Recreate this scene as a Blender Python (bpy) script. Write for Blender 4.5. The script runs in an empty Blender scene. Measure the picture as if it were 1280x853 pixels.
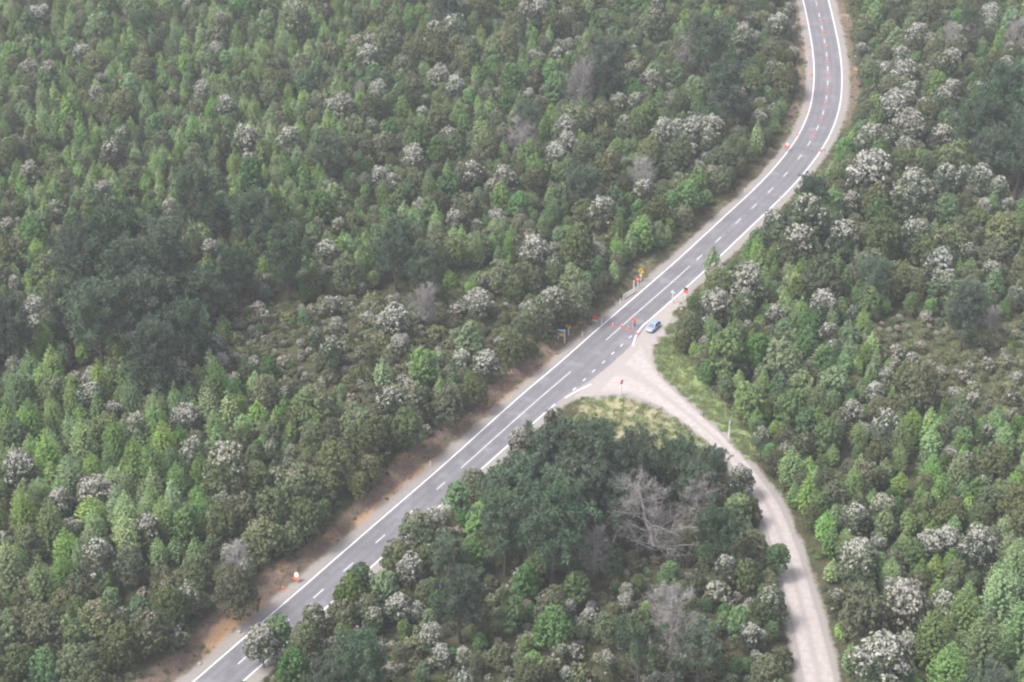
import bpy, bmesh, math, random
import numpy as np
from math import radians, sin, cos, pi
from mathutils import Vector, Matrix

# ------------------------------------------------------------------ camera, sky, sun, exposure
S = bpy.context.scene
COL = S.collection
PITCH, FOCAL_PX, CAM_H = radians(31.6), 2406.0, 220.0
cam_data = bpy.data.cameras.new('camera')
cam_data.sensor_width = 36.0
cam_data.lens = FOCAL_PX * 36.0 / 1280.0
cam_data.clip_start = 1.0
cam_data.clip_end = 6000.0
cam = bpy.data.objects.new('camera', cam_data)
COL.objects.link(cam)
cam.location = (0, 0, CAM_H)
cam.rotation_euler = (pi / 2 - PITCH, 0, 0)
S.camera = cam

SUN_EL, SUN_AZ = radians(58), radians(250)          # azimuth clockwise from +Y: high, from the viewer's left
W = bpy.data.worlds.new('World'); S.world = W; W.use_nodes = True
nt = W.node_tree; nt.nodes.clear()
sky = nt.nodes.new('ShaderNodeTexSky'); sky.sky_type = 'NISHITA'; sky.sun_disc = False
sky.sun_elevation = SUN_EL; sky.sun_rotation = SUN_AZ
sky.air_density = 1.0; sky.dust_density = 4.0; sky.ozone_density = 1.0
hs = nt.nodes.new('ShaderNodeHueSaturation'); hs.inputs['Saturation'].default_value = 0.42
bg = nt.nodes.new('ShaderNodeBackground'); bg.inputs['Strength'].default_value = 0.125
wo = nt.nodes.new('ShaderNodeOutputWorld')
nt.links.new(sky.outputs[0], hs.inputs['Color']); nt.links.new(hs.outputs[0], bg.inputs['Color'])
nt.links.new(bg.outputs[0], wo.inputs['Surface'])

sun_d = bpy.data.lights.new('sun', 'SUN'); sun_d.energy = 1.5; sun_d.angle = radians(14); sun_d.color = (1.0, 0.975, 0.94)
sun = bpy.data.objects.new('sun', sun_d); COL.objects.link(sun)
_d = Vector((sin(SUN_AZ) * cos(SUN_EL), cos(SUN_AZ) * cos(SUN_EL), sin(SUN_EL)))
sun.rotation_euler = (-_d).to_track_quat('-Z', 'Y').to_euler()

S.view_settings.view_transform = 'Standard'
S.view_settings.look = 'None'
S.view_settings.gamma = 1.0
S.view_settings.exposure = 1.36
S.cycles.filter_width = 2.2
HAZE = 0.00023
S.cycles.max_bounces = 4
S.cycles.diffuse_bounces = 2
S.cycles.transmission_bounces = 2
S.cycles.transparent_max_bounces = 4
S.cycles.volume_bounces = 0

# ------------------------------------------------------------------ measuring helpers
def G(x, y, z=0.0):
    """The point at height z where the photograph's pixel (x, y) meets the ground."""
    u = x - 640.0; a = y - 426.5
    fw = FOCAL_PX * cos(PITCH) - a * sin(PITCH); dn = FOCAL_PX * sin(PITCH) + a * cos(PITCH)
    k = (CAM_H - z) / dn
    return (u * k, fw * k)
def PX(X, Y, Z=0.0):
    """World point -> (x, y, pixels per metre) in the photograph."""
    h = CAM_H - Z
    d = Y * cos(PITCH) + h * sin(PITCH)
    v = h * cos(PITCH) - Y * sin(PITCH)
    return 640 + FOCAL_PX * X / d, 426.5 + FOCAL_PX * v / d, FOCAL_PX / d
def pxm(y):
    return PX(*G(640, y))[2]

rng = np.random.default_rng(11)
random.seed(5)

# ------------------------------------------------------------------ material helpers
def new_mat(name):
    m = bpy.data.materials.new(name); m.use_nodes = True
    t = m.node_tree; t.nodes.clear()
    o = t.nodes.new('ShaderNodeOutputMaterial')
    return m, t, o
def N(t, kind, **kw):
    n = t.nodes.new(kind)
    for k, v in kw.items():
        if k.startswith('i_'):
            key = k[2:]
            n.inputs[int(key) if key.isdigit() else key].default_value = v
        else:
            setattr(n, k, v)
    return n
def mix(t, fac, a, b, mode='MIX'):
    n = t.nodes.new('ShaderNodeMix'); n.data_type = 'RGBA'; n.blend_type = mode; n.clamp_factor = True
    for sock, v in ((0, fac), (6, a), (7, b)):
        if hasattr(v, 'links') or hasattr(v, 'is_linked'):
            t.links.new(v, n.inputs[sock])
        elif isinstance(v, (tuple, list)):
            n.inputs[sock].default_value = (*v[:3], 1)
        else:
            n.inputs[sock].default_value = v
    return n.outputs[2]
def ramp(t, src, lo, hi):
    n = t.nodes.new('ShaderNodeMapRange'); n.clamp = True
    n.inputs[1].default_value = lo; n.inputs[2].default_value = hi
    t.links.new(src, n.inputs[0]); return n.outputs[0]
def plain(name, col, rough=0.6, metal=0.0, spec=0.3, vary=0.12, scale=6.0):
    """Painted or bare solid stuff: base colour with a little grime."""
    m, t, o = new_mat(name)
    p = N(t, 'ShaderNodeBsdfPrincipled'); p.inputs['Roughness'].default_value = rough
    p.inputs['Metallic'].default_value = metal; p.inputs['Specular IOR Level'].default_value = spec
    tc = N(t, 'ShaderNodeTexCoord'); nz = N(t, 'ShaderNodeTexNoise'); nz.inputs['Scale'].default_value = scale
    nz.inputs['Detail'].default_value = 4
    t.links.new(tc.outputs['Object'], nz.inputs['Vector'])
    f = ramp(t, nz.outputs[0], 0.35, 0.75)
    dark = tuple(c * (1 - 2.2 * vary) for c in col)
    t.links.new(mix(t, f, col, dark), p.inputs['Base Color'])
    t.links.new(p.outputs[0], o.inputs[0])
    return m
def foliage(name, dark, light, flower=None, flower2=None, hue=0.03, val=0.35, trans=0.13):
    """Leaves: per-face 'tint' runs between two greens, per-face 'flower' to blossom; each plant shifts a little."""
    m, t, o = new_mat(name)
    at = N(t, 'ShaderNodeAttribute', attribute_name='tint')
    oi = N(t, 'ShaderNodeObjectInfo')
    c = mix(t, at.outputs['Fac'], dark, light)
    h = N(t, 'ShaderNodeHueSaturation')
    t.links.new(c, h.inputs['Color'])
    mh = N(t, 'ShaderNodeMapRange'); mh.inputs[3].default_value = 0.5 - hue; mh.inputs[4].default_value = 0.5 + hue
    t.links.new(oi.outputs['Random'], mh.inputs[0]); t.links.new(mh.outputs[0], h.inputs['Hue'])
    r2 = N(t, 'ShaderNodeMath', operation='MULTIPLY'); r2.inputs[1].default_value = 17.31
    t.links.new(oi.outputs['Random'], r2.inputs[0])
    fr = N(t, 'ShaderNodeMath', operation='FRACT'); t.links.new(r2.outputs[0], fr.inputs[0])
    mv = N(t, 'ShaderNodeMapRange'); mv.inputs[3].default_value = 1 - val; mv.inputs[4].default_value = 1 + val
    t.links.new(fr.outputs[0], mv.inputs[0]); t.links.new(mv.outputs[0], h.inputs['Value'])
    r3 = N(t, 'ShaderNodeMath', operation='MULTIPLY'); r3.inputs[1].default_value = 91.7
    t.links.new(oi.outputs['Random'], r3.inputs[0])
    f3 = N(t, 'ShaderNodeMath', operation='FRACT'); t.links.new(r3.outputs[0], f3.inputs[0])
    ms = N(t, 'ShaderNodeMapRange'); ms.inputs[3].default_value = 0.7; ms.inputs[4].default_value = 1.1
    t.links.new(f3.outputs[0], ms.inputs[0]); t.links.new(ms.outputs[0], h.inputs['Saturation'])
    c = h.outputs[0]
    if flower:
        fa = N(t, 'ShaderNodeAttribute', attribute_name='flower')
        fc = mix(t, f3.outputs[0], flower, flower2)
        c = mix(t, fa.outputs['Fac'], c, fc)
    d = N(t, 'ShaderNodeBsdfDiffuse'); tr = N(t, 'ShaderNodeBsdfTranslucent')
    t.links.new(c, d.inputs[0]); t.links.new(c, tr.inputs[0])
    ms2 = N(t, 'ShaderNodeMixShader'); ms2.inputs[0].default_value = trans
    t.links.new(d.outputs[0], ms2.inputs[1]); t.links.new(tr.outputs[0], ms2.inputs[2])
    t.links.new(ms2.outputs[0], o.inputs[0])
    return m

M = {
 'flower':  foliage('flowering_leaves', (0.062, 0.090, 0.050), (0.140, 0.172, 0.092), (0.53, 0.52, 0.47), (0.40, 0.37, 0.33)),
 'scrub':   foliage('olive_leaves', (0.074, 0.096, 0.047), (0.170, 0.194, 0.090), (0.32, 0.29, 0.23), (0.25, 0.20, 0.15), hue=0.022),
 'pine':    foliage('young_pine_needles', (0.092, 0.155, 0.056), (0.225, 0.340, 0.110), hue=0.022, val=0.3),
 'dark':    foliage('dark_pine_needles', (0.054, 0.090, 0.055), (0.112, 0.160, 0.094), hue=0.02, val=0.22),
 'broad':   foliage('broad_leaves', (0.080, 0.138, 0.054), (0.165, 0.260, 0.092), hue=0.03, val=0.35),
 'bush':    foliage('bush_leaves', (0.092, 0.110, 0.054), (0.200, 0.212, 0.108), (0.42, 0.40, 0.375), (0.33, 0.29, 0.26), hue=0.025),
 'grass':   foliage('grass_blades', (0.17, 0.24, 0.085), (0.32, 0.35, 0.16), hue=0.03),
 'bark':    plain('bark', (0.115, 0.098, 0.082), 0.9, scale=3),
 'deadwood': plain('dead_wood', (0.37, 0.34, 0.32), 0.9, scale=2, vary=0.2),
 'deadneedle': foliage('dry_twigs', (0.23, 0.21, 0.20), (0.40, 0.375, 0.36), hue=0.01, val=0.2),
 'white':   plain('white_paint', (0.74, 0.74, 0.74), 0.5, vary=0.06),
 'yellow':  plain('yellow_sign_paint', (0.78, 0.46, 0.02), 0.5, vary=0.05),
 'black':   plain('black_paint', (0.02, 0.02, 0.022), 0.5, vary=0.05),
 'red':     plain('orange_red_sign_paint', (0.85, 0.105, 0.06), 0.45, vary=0.05),
 'orange':  plain('orange_plastic', (0.88, 0.16, 0.065), 0.45, vary=0.05),
 'blue':    plain('blue_sign_paint', (0.20, 0.36, 0.68), 0.45, vary=0.05),
 'grey':    plain('galvanised_steel', (0.38, 0.39, 0.40), 0.5, 0.4),
 'rock':    plain('pale_rock', (0.46, 0.38, 0.31), 0.9, vary=0.2, scale=2),
 'cutwood': plain('cut_wood', (0.55, 0.42, 0.28), 0.85, vary=0.15),
}

# ------------------------------------------------------------------ object helpers
def tag(o, label=None, cat=None, group=None, kind=None):
    if label: o['label'] = label
    if cat: o['category'] = cat
    if group: o['group'] = group
    if kind: o['kind'] = kind
    return o
def link(o, parent=None):
    COL.objects.link(o)
    if parent is not None: o.parent = parent
    return o
def empty(name, loc=(0, 0, 0), rz=0.0, scale=1.0):
    o = bpy.data.objects.new(name, None); o.empty_display_size = 0.3
    o.location = loc; o.rotation_euler = (0, 0, rz); o.scale = (scale,) * 3
    return link(o)
def part(name, me, parent, loc=(0, 0, 0)):
    o = bpy.data.objects.new(name, me); o.location = loc
    return link(o, parent)
def mesh_np(name, V, F, mats, attrs=None, smooth=False, mat_idx=None):
    """F: (n,4) or (n,3) array."""
    me = bpy.data.meshes.new(name)
    V = np.asarray(V, np.float32); F = np.asarray(F, np.int32)
    k = F.shape[1]
    me.vertices.add(len(V)); me.vertices.foreach_set('co', V.ravel())
    me.loops.add(F.size); me.loops.foreach_set('vertex_index', F.ravel())
    me.polygons.add(len(F)); me.polygons.foreach_set('loop_start', np.arange(0, F.size, k, dtype=np.int32))
    me.polygons.foreach_set('loop_total', np.full(len(F), k, np.int32))
    if smooth: me.polygons.foreach_set('use_smooth', np.ones(len(F), bool))
    for m in (mats if isinstance(mats, (list, tuple)) else [mats]): me.materials.append(m)
    if mat_idx is not None: me.polygons.foreach_set('material_index', np.asarray(mat_idx, np.int32))
    me.update(calc_edges=True)
    for nme, (dom, arr) in (attrs or {}).items():
        a = me.attributes.new(nme, 'FLOAT', dom); a.data.foreach_set('value', np.asarray(arr, np.float32))
    return me
class MB:
    """Collects simple solids, then links them as one mesh."""
    def __init__(s): s.v = []; s.f = []; s.mi = []
    def add(s, v, f, mi=0):
        b = len(s.v); s.v += [tuple(p) for p in v]; s.f += [tuple(i + b for i in q) for q in f]; s.mi += [mi] * len(f); return s
    def box(s, c, d, rot=None, mi=0):
        x, y, z = (q / 2 for q in d)
        P = [Vector((a * x, b * y, e * z)) for e in (-1, 1) for a, b in ((-1, -1), (1, -1), (1, 1), (-1, 1))]
        if rot is not None: P = [rot @ p for p in P]
        P = [p + Vector(c) for p in P]
        return s.add(P, [(3, 2, 1, 0), (4, 5, 6, 7), (0, 1, 5, 4), (1, 2, 6, 5), (2, 3, 7, 6), (3, 0, 4, 7)], mi)
    def tube(s, a, b, r0, r1=None, n=8, mi=0):
        r1 = r0 if r1 is None else r1
        a, b = Vector(a), Vector(b); d = (b - a).normalized()
        t = d.orthogonal().normalized(); u = d.cross(t)
        P = [a + (t * cos(2 * pi * i / n) + u * sin(2 * pi * i / n)) * r0 for i in range(n)] + [b + (t * cos(2 * pi * i / n) + u * sin(2 * pi * i / n)) * r1 for i in range(n)]
        F = [(i, (i + 1) % n, n + (i + 1) % n, n + i) for i in range(n)] + [tuple(range(n - 1, -1, -1)), tuple(range(n, 2 * n))]
        return s.add(P, F, mi)
    def bar(s, a, b, w, mi=0):
        a, b = Vector(a), Vector(b); d = b - a
        q = d.to_track_quat('X', 'Z').to_matrix()
        return s.box((a + b) / 2, (d.length, w, w), q, mi)
    def plate(s, pts, th, mi=0):
        """Outline in the local XZ plane, thickness along Y (front at -Y)."""
        n = len(pts)
        P = [(x, -th / 2, z) for x, z in pts] + [(x, th / 2, z) for x, z in pts]
        F = [tuple(range(n)), tuple(range(2 * n - 1, n - 1, -1))] + [(i, i + n, (i + 1) % n + n, (i + 1) % n) for i in range(n)]
        return s.add(P, F, mi)
    def mesh(s, name, mats, smooth=False):
        me = bpy.data.meshes.new(name); me.from_pydata(s.v, [], s.f)
        for m in (mats if isinstance(mats, (list, tuple)) else [mats]): me.materials.append(m)
        me.polygons.foreach_set('material_index', np.array(s.mi, np.int32))
        if smooth: me.polygons.foreach_set('use_smooth', np.ones(len(s.f), bool))
        me.update(); return me
    def build(s, name, mats, parent=None, smooth=False, loc=(0, 0, 0)):
        return part(name, s.mesh(name, mats, smooth), parent, loc)
def unit(a):
    return a / np.maximum(np.linalg.norm(a, axis=-1, keepdims=True), 1e-9)

# ------------------------------------------------------------------ the road lines, measured
def smooth_line(pts, step=1.0, passes=6):
    P = np.array(pts, float)
    d = np.r_[0, np.cumsum(np.linalg.norm(np.diff(P, axis=0), axis=1))]
    n = int(d[-1] / step)
    s = np.linspace(0, d[-1], n + 1)
    Q = np.c_[np.interp(s, d, P[:, 0]), np.interp(s, d, P[:, 1])]
    for _ in range(passes):
        for w in (9,):
            k = np.ones(w) / w
            pad = np.r_[np.repeat(Q[:1], w // 2, 0) + (Q[:1] - Q[1:2]) * np.arange(w // 2, 0, -1)[:, None], Q, np.repeat(Q[-1:], w // 2, 0) + (Q[-1:] - Q[-2:-1]) * np.arange(1, w // 2 + 1)[:, None]]
            Q = np.c_[np.convolve(pad[:, 0], k, 'valid'), np.convolve(pad[:, 1], k, 'valid')]
    return Q
CPX = [(304, 824.6), (354, 781), (397.7, 743), (436, 708.5), (577, 585), (671.7, 500), (714.4, 464.6), (758.5, 424.3), (862.3, 333.5),
       (874.5, 322), (896.8, 301), (921.8, 277.3), (943.5, 257.3), (964.2, 237.9), (983, 217.8), (999.9, 197.3), (1012.4, 179.4), (1023, 159.6), (1030, 140.4),
       (1033.9, 122.3), (1035, 104), (1035, 85.6), (1033.5, 68.2), (1030.7, 51.2), (1027.4, 34.8), (1024, 18.8), (1020.4, 3)]
CW = [G(*p) for p in CPX]
d0 = np.array(CW[1]) - np.array(CW[4]); d0 /= np.linalg.norm(d0)
d1 = np.array(CW[-1]) - np.array(CW[-3]); d1 /= np.linalg.norm(d1)
CW = [tuple(np.array(CW[0]) + d0 * k) for k in (140, 100, 60, 30)] + CW + [tuple(np.array(CW[-1]) + d1 * k + np.array((-0.0012, 0)) * k * k) for k in (20, 45, 80, 120)]
CL = smooth_line(CW)
TAN = unit(np.gradient(CL, axis=0))
NOR = np.c_[-TAN[:, 1], TAN[:, 0]]                     # to the left of the way up the picture
ARC = np.r_[0, np.cumsum(np.linalg.norm(np.diff(CL, axis=0), axis=1))]
def arc_at(x, y):
    p = np.array(G(x, y)); return ARC[np.argmin(((CL - p) ** 2).sum(1))]
def road_pt(s, off):
    c = np.array([np.interp(s, ARC, CL[:, 0]), np.interp(s, ARC, CL[:, 1])])
    n = np.array([np.interp(s, ARC, NOR[:, 0]), np.interp(s, ARC, NOR[:, 1])])
    return c + n * off
def road_dir(s):
    i = int(np.clip(np.searchsorted(ARC, s), 0, len(ARC) - 1)); return TAN[i]
def half_w(s, side):
    """Distance from the centre line to the edge line."""
    lo, hi = arc_at(577, 585), arc_at(860, 335)
    a, b = (3.5, 3.85) if side > 0 else (3.55, 3.9)
    return np.interp(s, [lo, lo + 30, hi, hi + 30], [a, a + .35, b, b])
A_J0, A_J1 = arc_at(700, 478), arc_at(800, 388)        # junction along the road
GR_R = [(806, 428), (812, 450), (824, 470), (860, 503), (905, 545), (940, 583), (975, 628), (1000, 690), (1020, 755), (1038, 820), (1050, 870), (1060, 940), (1066, 1020)]
GR_L = [(745, 495), (775, 492), (800, 497), (830, 512), (865, 537), (900, 565), (932, 602), (952, 645), (966, 690), (983, 750), (998, 820), (1006, 870), (1012, 940), (1016, 1020)]
GRR = smooth_line([G(*p) for p in GR_R], 0.8, 3); GRL = smooth_line([G(*p) for p in GR_L], 0.8, 3)
SHOULDER = [G(*p) for p in [(716, 497), (745, 495), (776, 492), (800, 497), (824, 470), (813, 450), (816, 436), (830, 420), (838, 400), (850, 380), (858, 366), (846, 366), (815, 396), (800, 410), (786, 430), (770, 445), (740, 476)]]

def dist_poly(P, L):
    P = np.asarray(P, float)
    out = np.full(len(P), 1e9)
    for i in range(0, len(P), 4000):
        d = ((P[i:i + 4000, None, :] - L[None]) ** 2).sum(2)
        out[i:i + 4000] = np.sqrt(d.min(1))
    return out
def side_of(P):
    P = np.asarray(P, float); out = np.empty(len(P))
    for i in range(0, len(P), 4000):
        q = P[i:i + 4000]
        j = ((q[:, None, :] - CL[None, ::2]) ** 2).sum(2).argmin(1) * 2
        out[i:i + 4000] = ((q - CL[j]) * NOR[j]).sum(1)
    return out
def in_poly(P, poly):
    P = np.asarray(P, float); x, y = P[:, 0], P[:, 1]
    c = np.zeros(len(P), bool); n = len(poly)
    for i in range(n):
        x0, y0 = poly[i]; x1, y1 = poly[(i + 1) % n]
        if y0 == y1: continue
        c ^= ((y0 > y) != (y1 > y)) & (x < (x1 - x0) * (y - y0) / (y1 - y0) + x0)
    return c
GRAVEL_POLY = [tuple(p) for p in GRL] + [tuple(p) for p in GRR[::-1]]
GRAVEL_CL = np.array([(GRL[int(i * (len(GRL) - 1) / 200)] + GRR[int(i * (len(GRR) - 1) / 200)]) / 2 for i in range(201)])

# smooth value noise used by terrain and planting
_ng = np.random.default_rng(3).random((64, 64))
def vnoise(x, y, s):
    x = np.asarray(x, float) / s + 100; y = np.asarray(y, float) / s + 100
    i = np.floor(x).astype(int); j = np.floor(y).astype(int); u = x - i; v = y - j
    u = u * u * (3 - 2 * u); v = v * v * (3 - 2 * v)
    g = lambda a, b: _ng[a % 64, b % 64]
    return (g(i, j) * (1 - u) + g(i + 1, j) * u) * (1 - v) + (g(i, j + 1) * (1 - u) + g(i + 1, j + 1) * u) * v
def sstep(a, b, x):
    t = np.clip((x - a) / (b - a), 0, 1); return t * t * (3 - 2 * t)
def terrain(P):
    P = np.asarray(P, float)
    sd = side_of(P); dr = np.abs(sd)
    dg = np.where(in_poly(P, GRAVEL_POLY) | in_poly(P, SHOULDER), 0, np.minimum(dist_poly(P, GRL), dist_poly(P, GRR)))
    dg = np.minimum(dg, dist_poly(P, np.array(SHOULDER)) - 0.5)
    dg = np.where(in_poly(P, SHOULDER), 0, dg)
    free = sstep(5.6, 13, dr) * sstep(0.6, 6, dg)
    z = free * ((vnoise(P[:, 0], P[:, 1], 34) - .5) * 2.2 + (vnoise(P[:, 0], P[:, 1], 9) - .5) * 0.7 + 0.3)
    ar = P @ np.array(d0) * 0
    left = sstep(6.0, 9.5, sd)
    fade = 1 - sstep(380, 410, P[:, 1])
    z = z + left * (0.25 + 1.15 * fade)
    z = z - 0.12 * sstep(5.2, 6.2, dr) * (1 - sstep(6.4, 8.5, dr)) * (sd > 0)
    return z, sd, dg
def ground_z(X, Y):
    return float(terrain([(X, Y)])[0][0])

# ------------------------------------------------------------------ ground sheet
def axis(lo, hi, a, b, fine, coarse_n):
    mid = np.arange(a, b + fine, fine)
    k = np.linspace(0, 1, coarse_n + 1)[1:] ** 2
    return np.r_[(a + (lo - a) * k)[::-1], mid, mid[-1] + (hi - mid[-1]) * k]
gx = axis(-1500, 1500, -175, 190, 1.15, 14)
gy = axis(-300, 2400, 215, 600, 1.15, 14)
XX, YY = np.meshgrid(gx, gy)
PP = np.c_[XX.ravel(), YY.ravel()]
near = (np.abs(PP[:, 0]) < 220) & (PP[:, 1] > 180) & (PP[:, 1] < 640)
Z = np.zeros(len(PP)); SD = np.full(len(PP), 99.0); DG = np.full(len(PP), 99.0)
Z[near], SD[near], DG[near] = terrain(PP[near])
Z[~near] = (vnoise(PP[~near, 0], PP[~near, 1], 34) - .5) * 2.2 + .3
nx, ny = len(gx), len(gy)
ii = (np.arange(ny - 1)[:, None] * nx + np.arange(nx - 1)[None]).ravel()
FF = np.c_[ii, ii + 1, ii + 1 + nx, ii + nx]
GREEN_POLY = [G(*p) for p in [(816, 436), (826, 468), (862, 500), (905, 542), (935, 575), (952, 565), (925, 530), (900, 500), (872, 470), (850, 440), (842, 415), (838, 400), (828, 420)]]
DRY_POLY = [G(*p) for p in [(722, 502), (745, 496), (776, 493), (800, 498), (830, 513), (865, 538), (890, 560), (850, 575), (780, 560), (730, 530)]]
HEATH_POLY = [G(*p) for p in [(1082, 404), (1150, 396), (1300, 400), (1340, 535), (1260, 540), (1200, 525), (1130, 485), (1085, 445)]]
LAYBY = [G(*p) for p in [(690, 440), (735, 404), (762, 380), (785, 345), (800, 326), (830, 318), (812, 345), (780, 378), (745, 412), (700, 452)]]
CLEAR_POLY = [G(*p) for p in [(556, 352), (600, 342), (655, 348), (660, 362), (600, 366), (560, 364)]]
def soft_poly(P, poly, w=2.0):
    P = np.asarray(P); ins = in_poly(P, poly)
    d = dist_poly(P, smooth_line(list(poly) + [poly[0]], 1.0, 0))
    return sstep(-w, w, np.where(ins, d, -d))
OCHRE = [[G(*p) for p in q] for q in ([(250, 812), (290, 770), (325, 752), (345, 760), (305, 798), (262, 832)], [(598, 524), (640, 488), (690, 448), (712, 428), (716, 436), (655, 494), (612, 530)], [(440, 655), (520, 590), (548, 568), (552, 576), (462, 668)])]
n1 = vnoise(PP[:, 0], PP[:, 1], 3.1); n2 = vnoise(PP[:, 0], PP[:, 1], 11)
dust = np.zeros(len(PP)); clay = np.zeros(len(PP)); green = np.zeros(len(PP)); dry = np.zeros(len(PP))
sdn = SD[near]; nn = n1[near]; mm = n2[near]; Yn = PP[near, 1]
dust[near] = np.maximum((1 - sstep(5.0, 6.6 + 1.2 * nn, np.abs(sdn))), 1 - sstep(0.2, 1.6 + 1.2 * nn, DG[near]))
lowroad = 1 - sstep(352, 372, Yn)                       # clay cutting along the lower road
hiroad = sstep(455, 480, Yn)
wl = 2.6 + 2.6 * mm
clay[near] = np.maximum(lowroad * sstep(5.2, 6.2, sdn) * (1 - sstep(6.2 + wl * .7, 7.6 + wl, sdn)),
             np.maximum(hiroad * sstep(4.8, 5.5, np.abs(sdn)) * (1 - sstep(7.0 + 2 * mm, 9.5 + 2 * mm, np.abs(sdn))),
                        0.45 * sstep(5.2, 6.2, sdn) * (1 - sstep(7 + mm, 9 + mm, sdn))))
green[near] = np.maximum(soft_poly(PP[near], GREEN_POLY), 0.65 * soft_poly(PP[near], CLEAR_POLY))
dry[near] = np.maximum(.4 * soft_poly(PP[near], LAYBY), soft_poly(PP[near], DRY_POLY), 0.8 * soft_poly(PP[near], HEATH_POLY, 3))
ochre = np.zeros(len(PP))
for q in OCHRE: ochre[near] = np.maximum(ochre[near], soft_poly(PP[near], q, 1.2))
gm, t, o = new_mat('ground_soil')
tc = N(t, 'ShaderNodeTexCoord')
def noise(t, tc, scale, detail=4, rough=.6):
    n = N(t, 'ShaderNodeTexNoise'); n.inputs['Scale'].default_value = scale; n.inputs['Detail'].default_value = detail
    n.inputs['Roughness'].default_value = rough
    t.links.new(tc.outputs['Object'], n.inputs['Vector']); return n.outputs[0]
A = lambda nme: N(t, 'ShaderNodeAttribute', attribute_name=nme).outputs['Fac']
na, nb, nc = noise(t, tc, .12), noise(t, tc, .7), noise(t, tc, 3.0)
base = mix(t, ramp(t, nb, .3, .7), (0.050, 0.046, 0.028), (0.085, 0.080, 0.045))
base = mix(t, ramp(t, na, .45, .65), base, (0.070, 0.082, 0.038))
clayc = mix(t, ramp(t, nb, .35, .62), (0.215, 0.150, 0.120), (0.135, 0.098, 0.080))
clayc = mix(t, ramp(t, na, .56, .66), clayc, (0.36, 0.225, 0.130))
clayc = mix(t, ramp(t, nc, .48, .68), clayc, (0.085, 0.072, 0.050))
greenc = mix(t, ramp(t, nb, .3, .7), (0.165, 0.255, 0.080), (0.26, 0.31, 0.13))
dryc = mix(t, ramp(t, nb, .3, .7), (0.22, 0.21, 0.115), (0.36, 0.32, 0.21))
dustc = mix(t, ramp(t, nc, .3, .7), (0.235, 0.212, 0.198), (0.30, 0.275, 0.26))
def edge(f):
    a = N(t, 'ShaderNodeMath', operation='ADD'); t.links.new(f, a.inputs[0]); t.links.new(nb, a.inputs[1])
    return ramp(t, a.outputs[0], .75, 1.25)
c = mix(t, edge(A('dry')), base, dryc)
c = mix(t, edge(A('green')), c, greenc)
c = mix(t, edge(A('clay')), c, clayc)
c = mix(t, edge(A('ochre')), c, mix(t, ramp(t, nc, .35, .7), (0.42, 0.27, 0.155), (0.27, 0.17, 0.11)))
c = mix(t, edge(A('dust')), c, dustc)
p = N(t, 'ShaderNodeBsdfPrincipled'); p.inputs['Roughness'].default_value = .95; p.inputs['Specular IOR Level'].default_value = .1
t.links.new(c, p.inputs['Base Color'])
bp = N(t, 'ShaderNodeBump'); bp.inputs['Strength'].default_value = .6; bp.inputs['Distance'].default_value = .25
t.links.new(nb, bp.inputs['Height']); t.links.new(bp.outputs[0], p.inputs['Normal'])
t.links.new(p.outputs[0], o.inputs[0])
g_me = mesh_np('ground', np.c_[PP, Z], FF, gm, {'dust': ('POINT', dust), 'clay': ('POINT', clay), 'green': ('POINT', green), 'dry': ('POINT', dry), 'ochre': ('POINT', ochre)}, smooth=True)
tag(part('ground', g_me, None), kind='structure')

# ------------------------------------------------------------------ road, gravel, paint
def attr_mat(name):
    m, t, o = new_mat(name); tc = N(t, 'ShaderNodeTexCoord')
    p = N(t, 'ShaderNodeBsdfPrincipled'); p.inputs['Roughness'].default_value = .85; p.inputs['Specular IOR Level'].default_value = .25
    t.links.new(p.outputs[0], o.inputs[0]); return m, t, tc, p
am, t, tc, p = attr_mat('chipseal')
off = N(t, 'ShaderNodeAttribute', attribute_name='offset').outputs['Fac']
ab = N(t, 'ShaderNodeMath', operation='ABSOLUTE'); t.links.new(off, ab.inputs[0])
s1 = N(t, 'ShaderNodeMath', operation='SUBTRACT'); t.links.new(ab.outputs[0], s1.inputs[0]); s1.inputs[1].default_value = 1.8
s2 = N(t, 'ShaderNodeMath', operation='ABSOLUTE'); t.links.new(s1.outputs[0], s2.inputs[0])
s3 = N(t, 'ShaderNodeMath', operation='SUBTRACT'); t.links.new(s2.outputs[0], s3.inputs[0]); s3.inputs[1].default_value = .8
s4 = N(t, 'ShaderNodeMath', operation='ABSOLUTE'); t.links.new(s3.outputs[0], s4.inputs[0])
wheel = ramp(t, s4.outputs[0], .55, .1)
na, nb = noise(t, tc, .09, 3), noise(t, tc, 2.2, 5)
c = mix(t, ramp(t, na, .35, .65), (0.172, 0.163, 0.180), (0.205, 0.195, 0.212))
c = mix(t, ramp(t, nb, .3, .75), c, (0.155, 0.148, 0.162))
wf = N(t, 'ShaderNodeMath', operation='MULTIPLY'); t.links.new(wheel, wf.inputs[0]); wf.inputs[1].default_value = .6
c = mix(t, wf.outputs[0], c, (0.138, 0.132, 0.145))
ed = N(t, 'ShaderNodeMath', operation='ADD'); t.links.new(ab.outputs[0], ed.inputs[0])
n3 = noise(t, tc, 1.1, 4); m3 = N(t, 'ShaderNodeMath', operation='MULTIPLY'); t.links.new(n3, m3.inputs[0]); m3.inputs[1].default_value = 1.2
t.links.new(m3.outputs[0], ed.inputs[1])
pt = noise(t, tc, .22, 2, .4); c = mix(t, ramp(t, pt, .58, .66), c, (0.145, 0.138, 0.152)); c = mix(t, ramp(t, pt, .40, .30), c, (0.208, 0.199, 0.212))
c = mix(t, ramp(t, ed.outputs[0], 4.7, 5.5), c, (0.27, 0.25, 0.24))
t.links.new(c, p.inputs['Base Color'])
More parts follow.
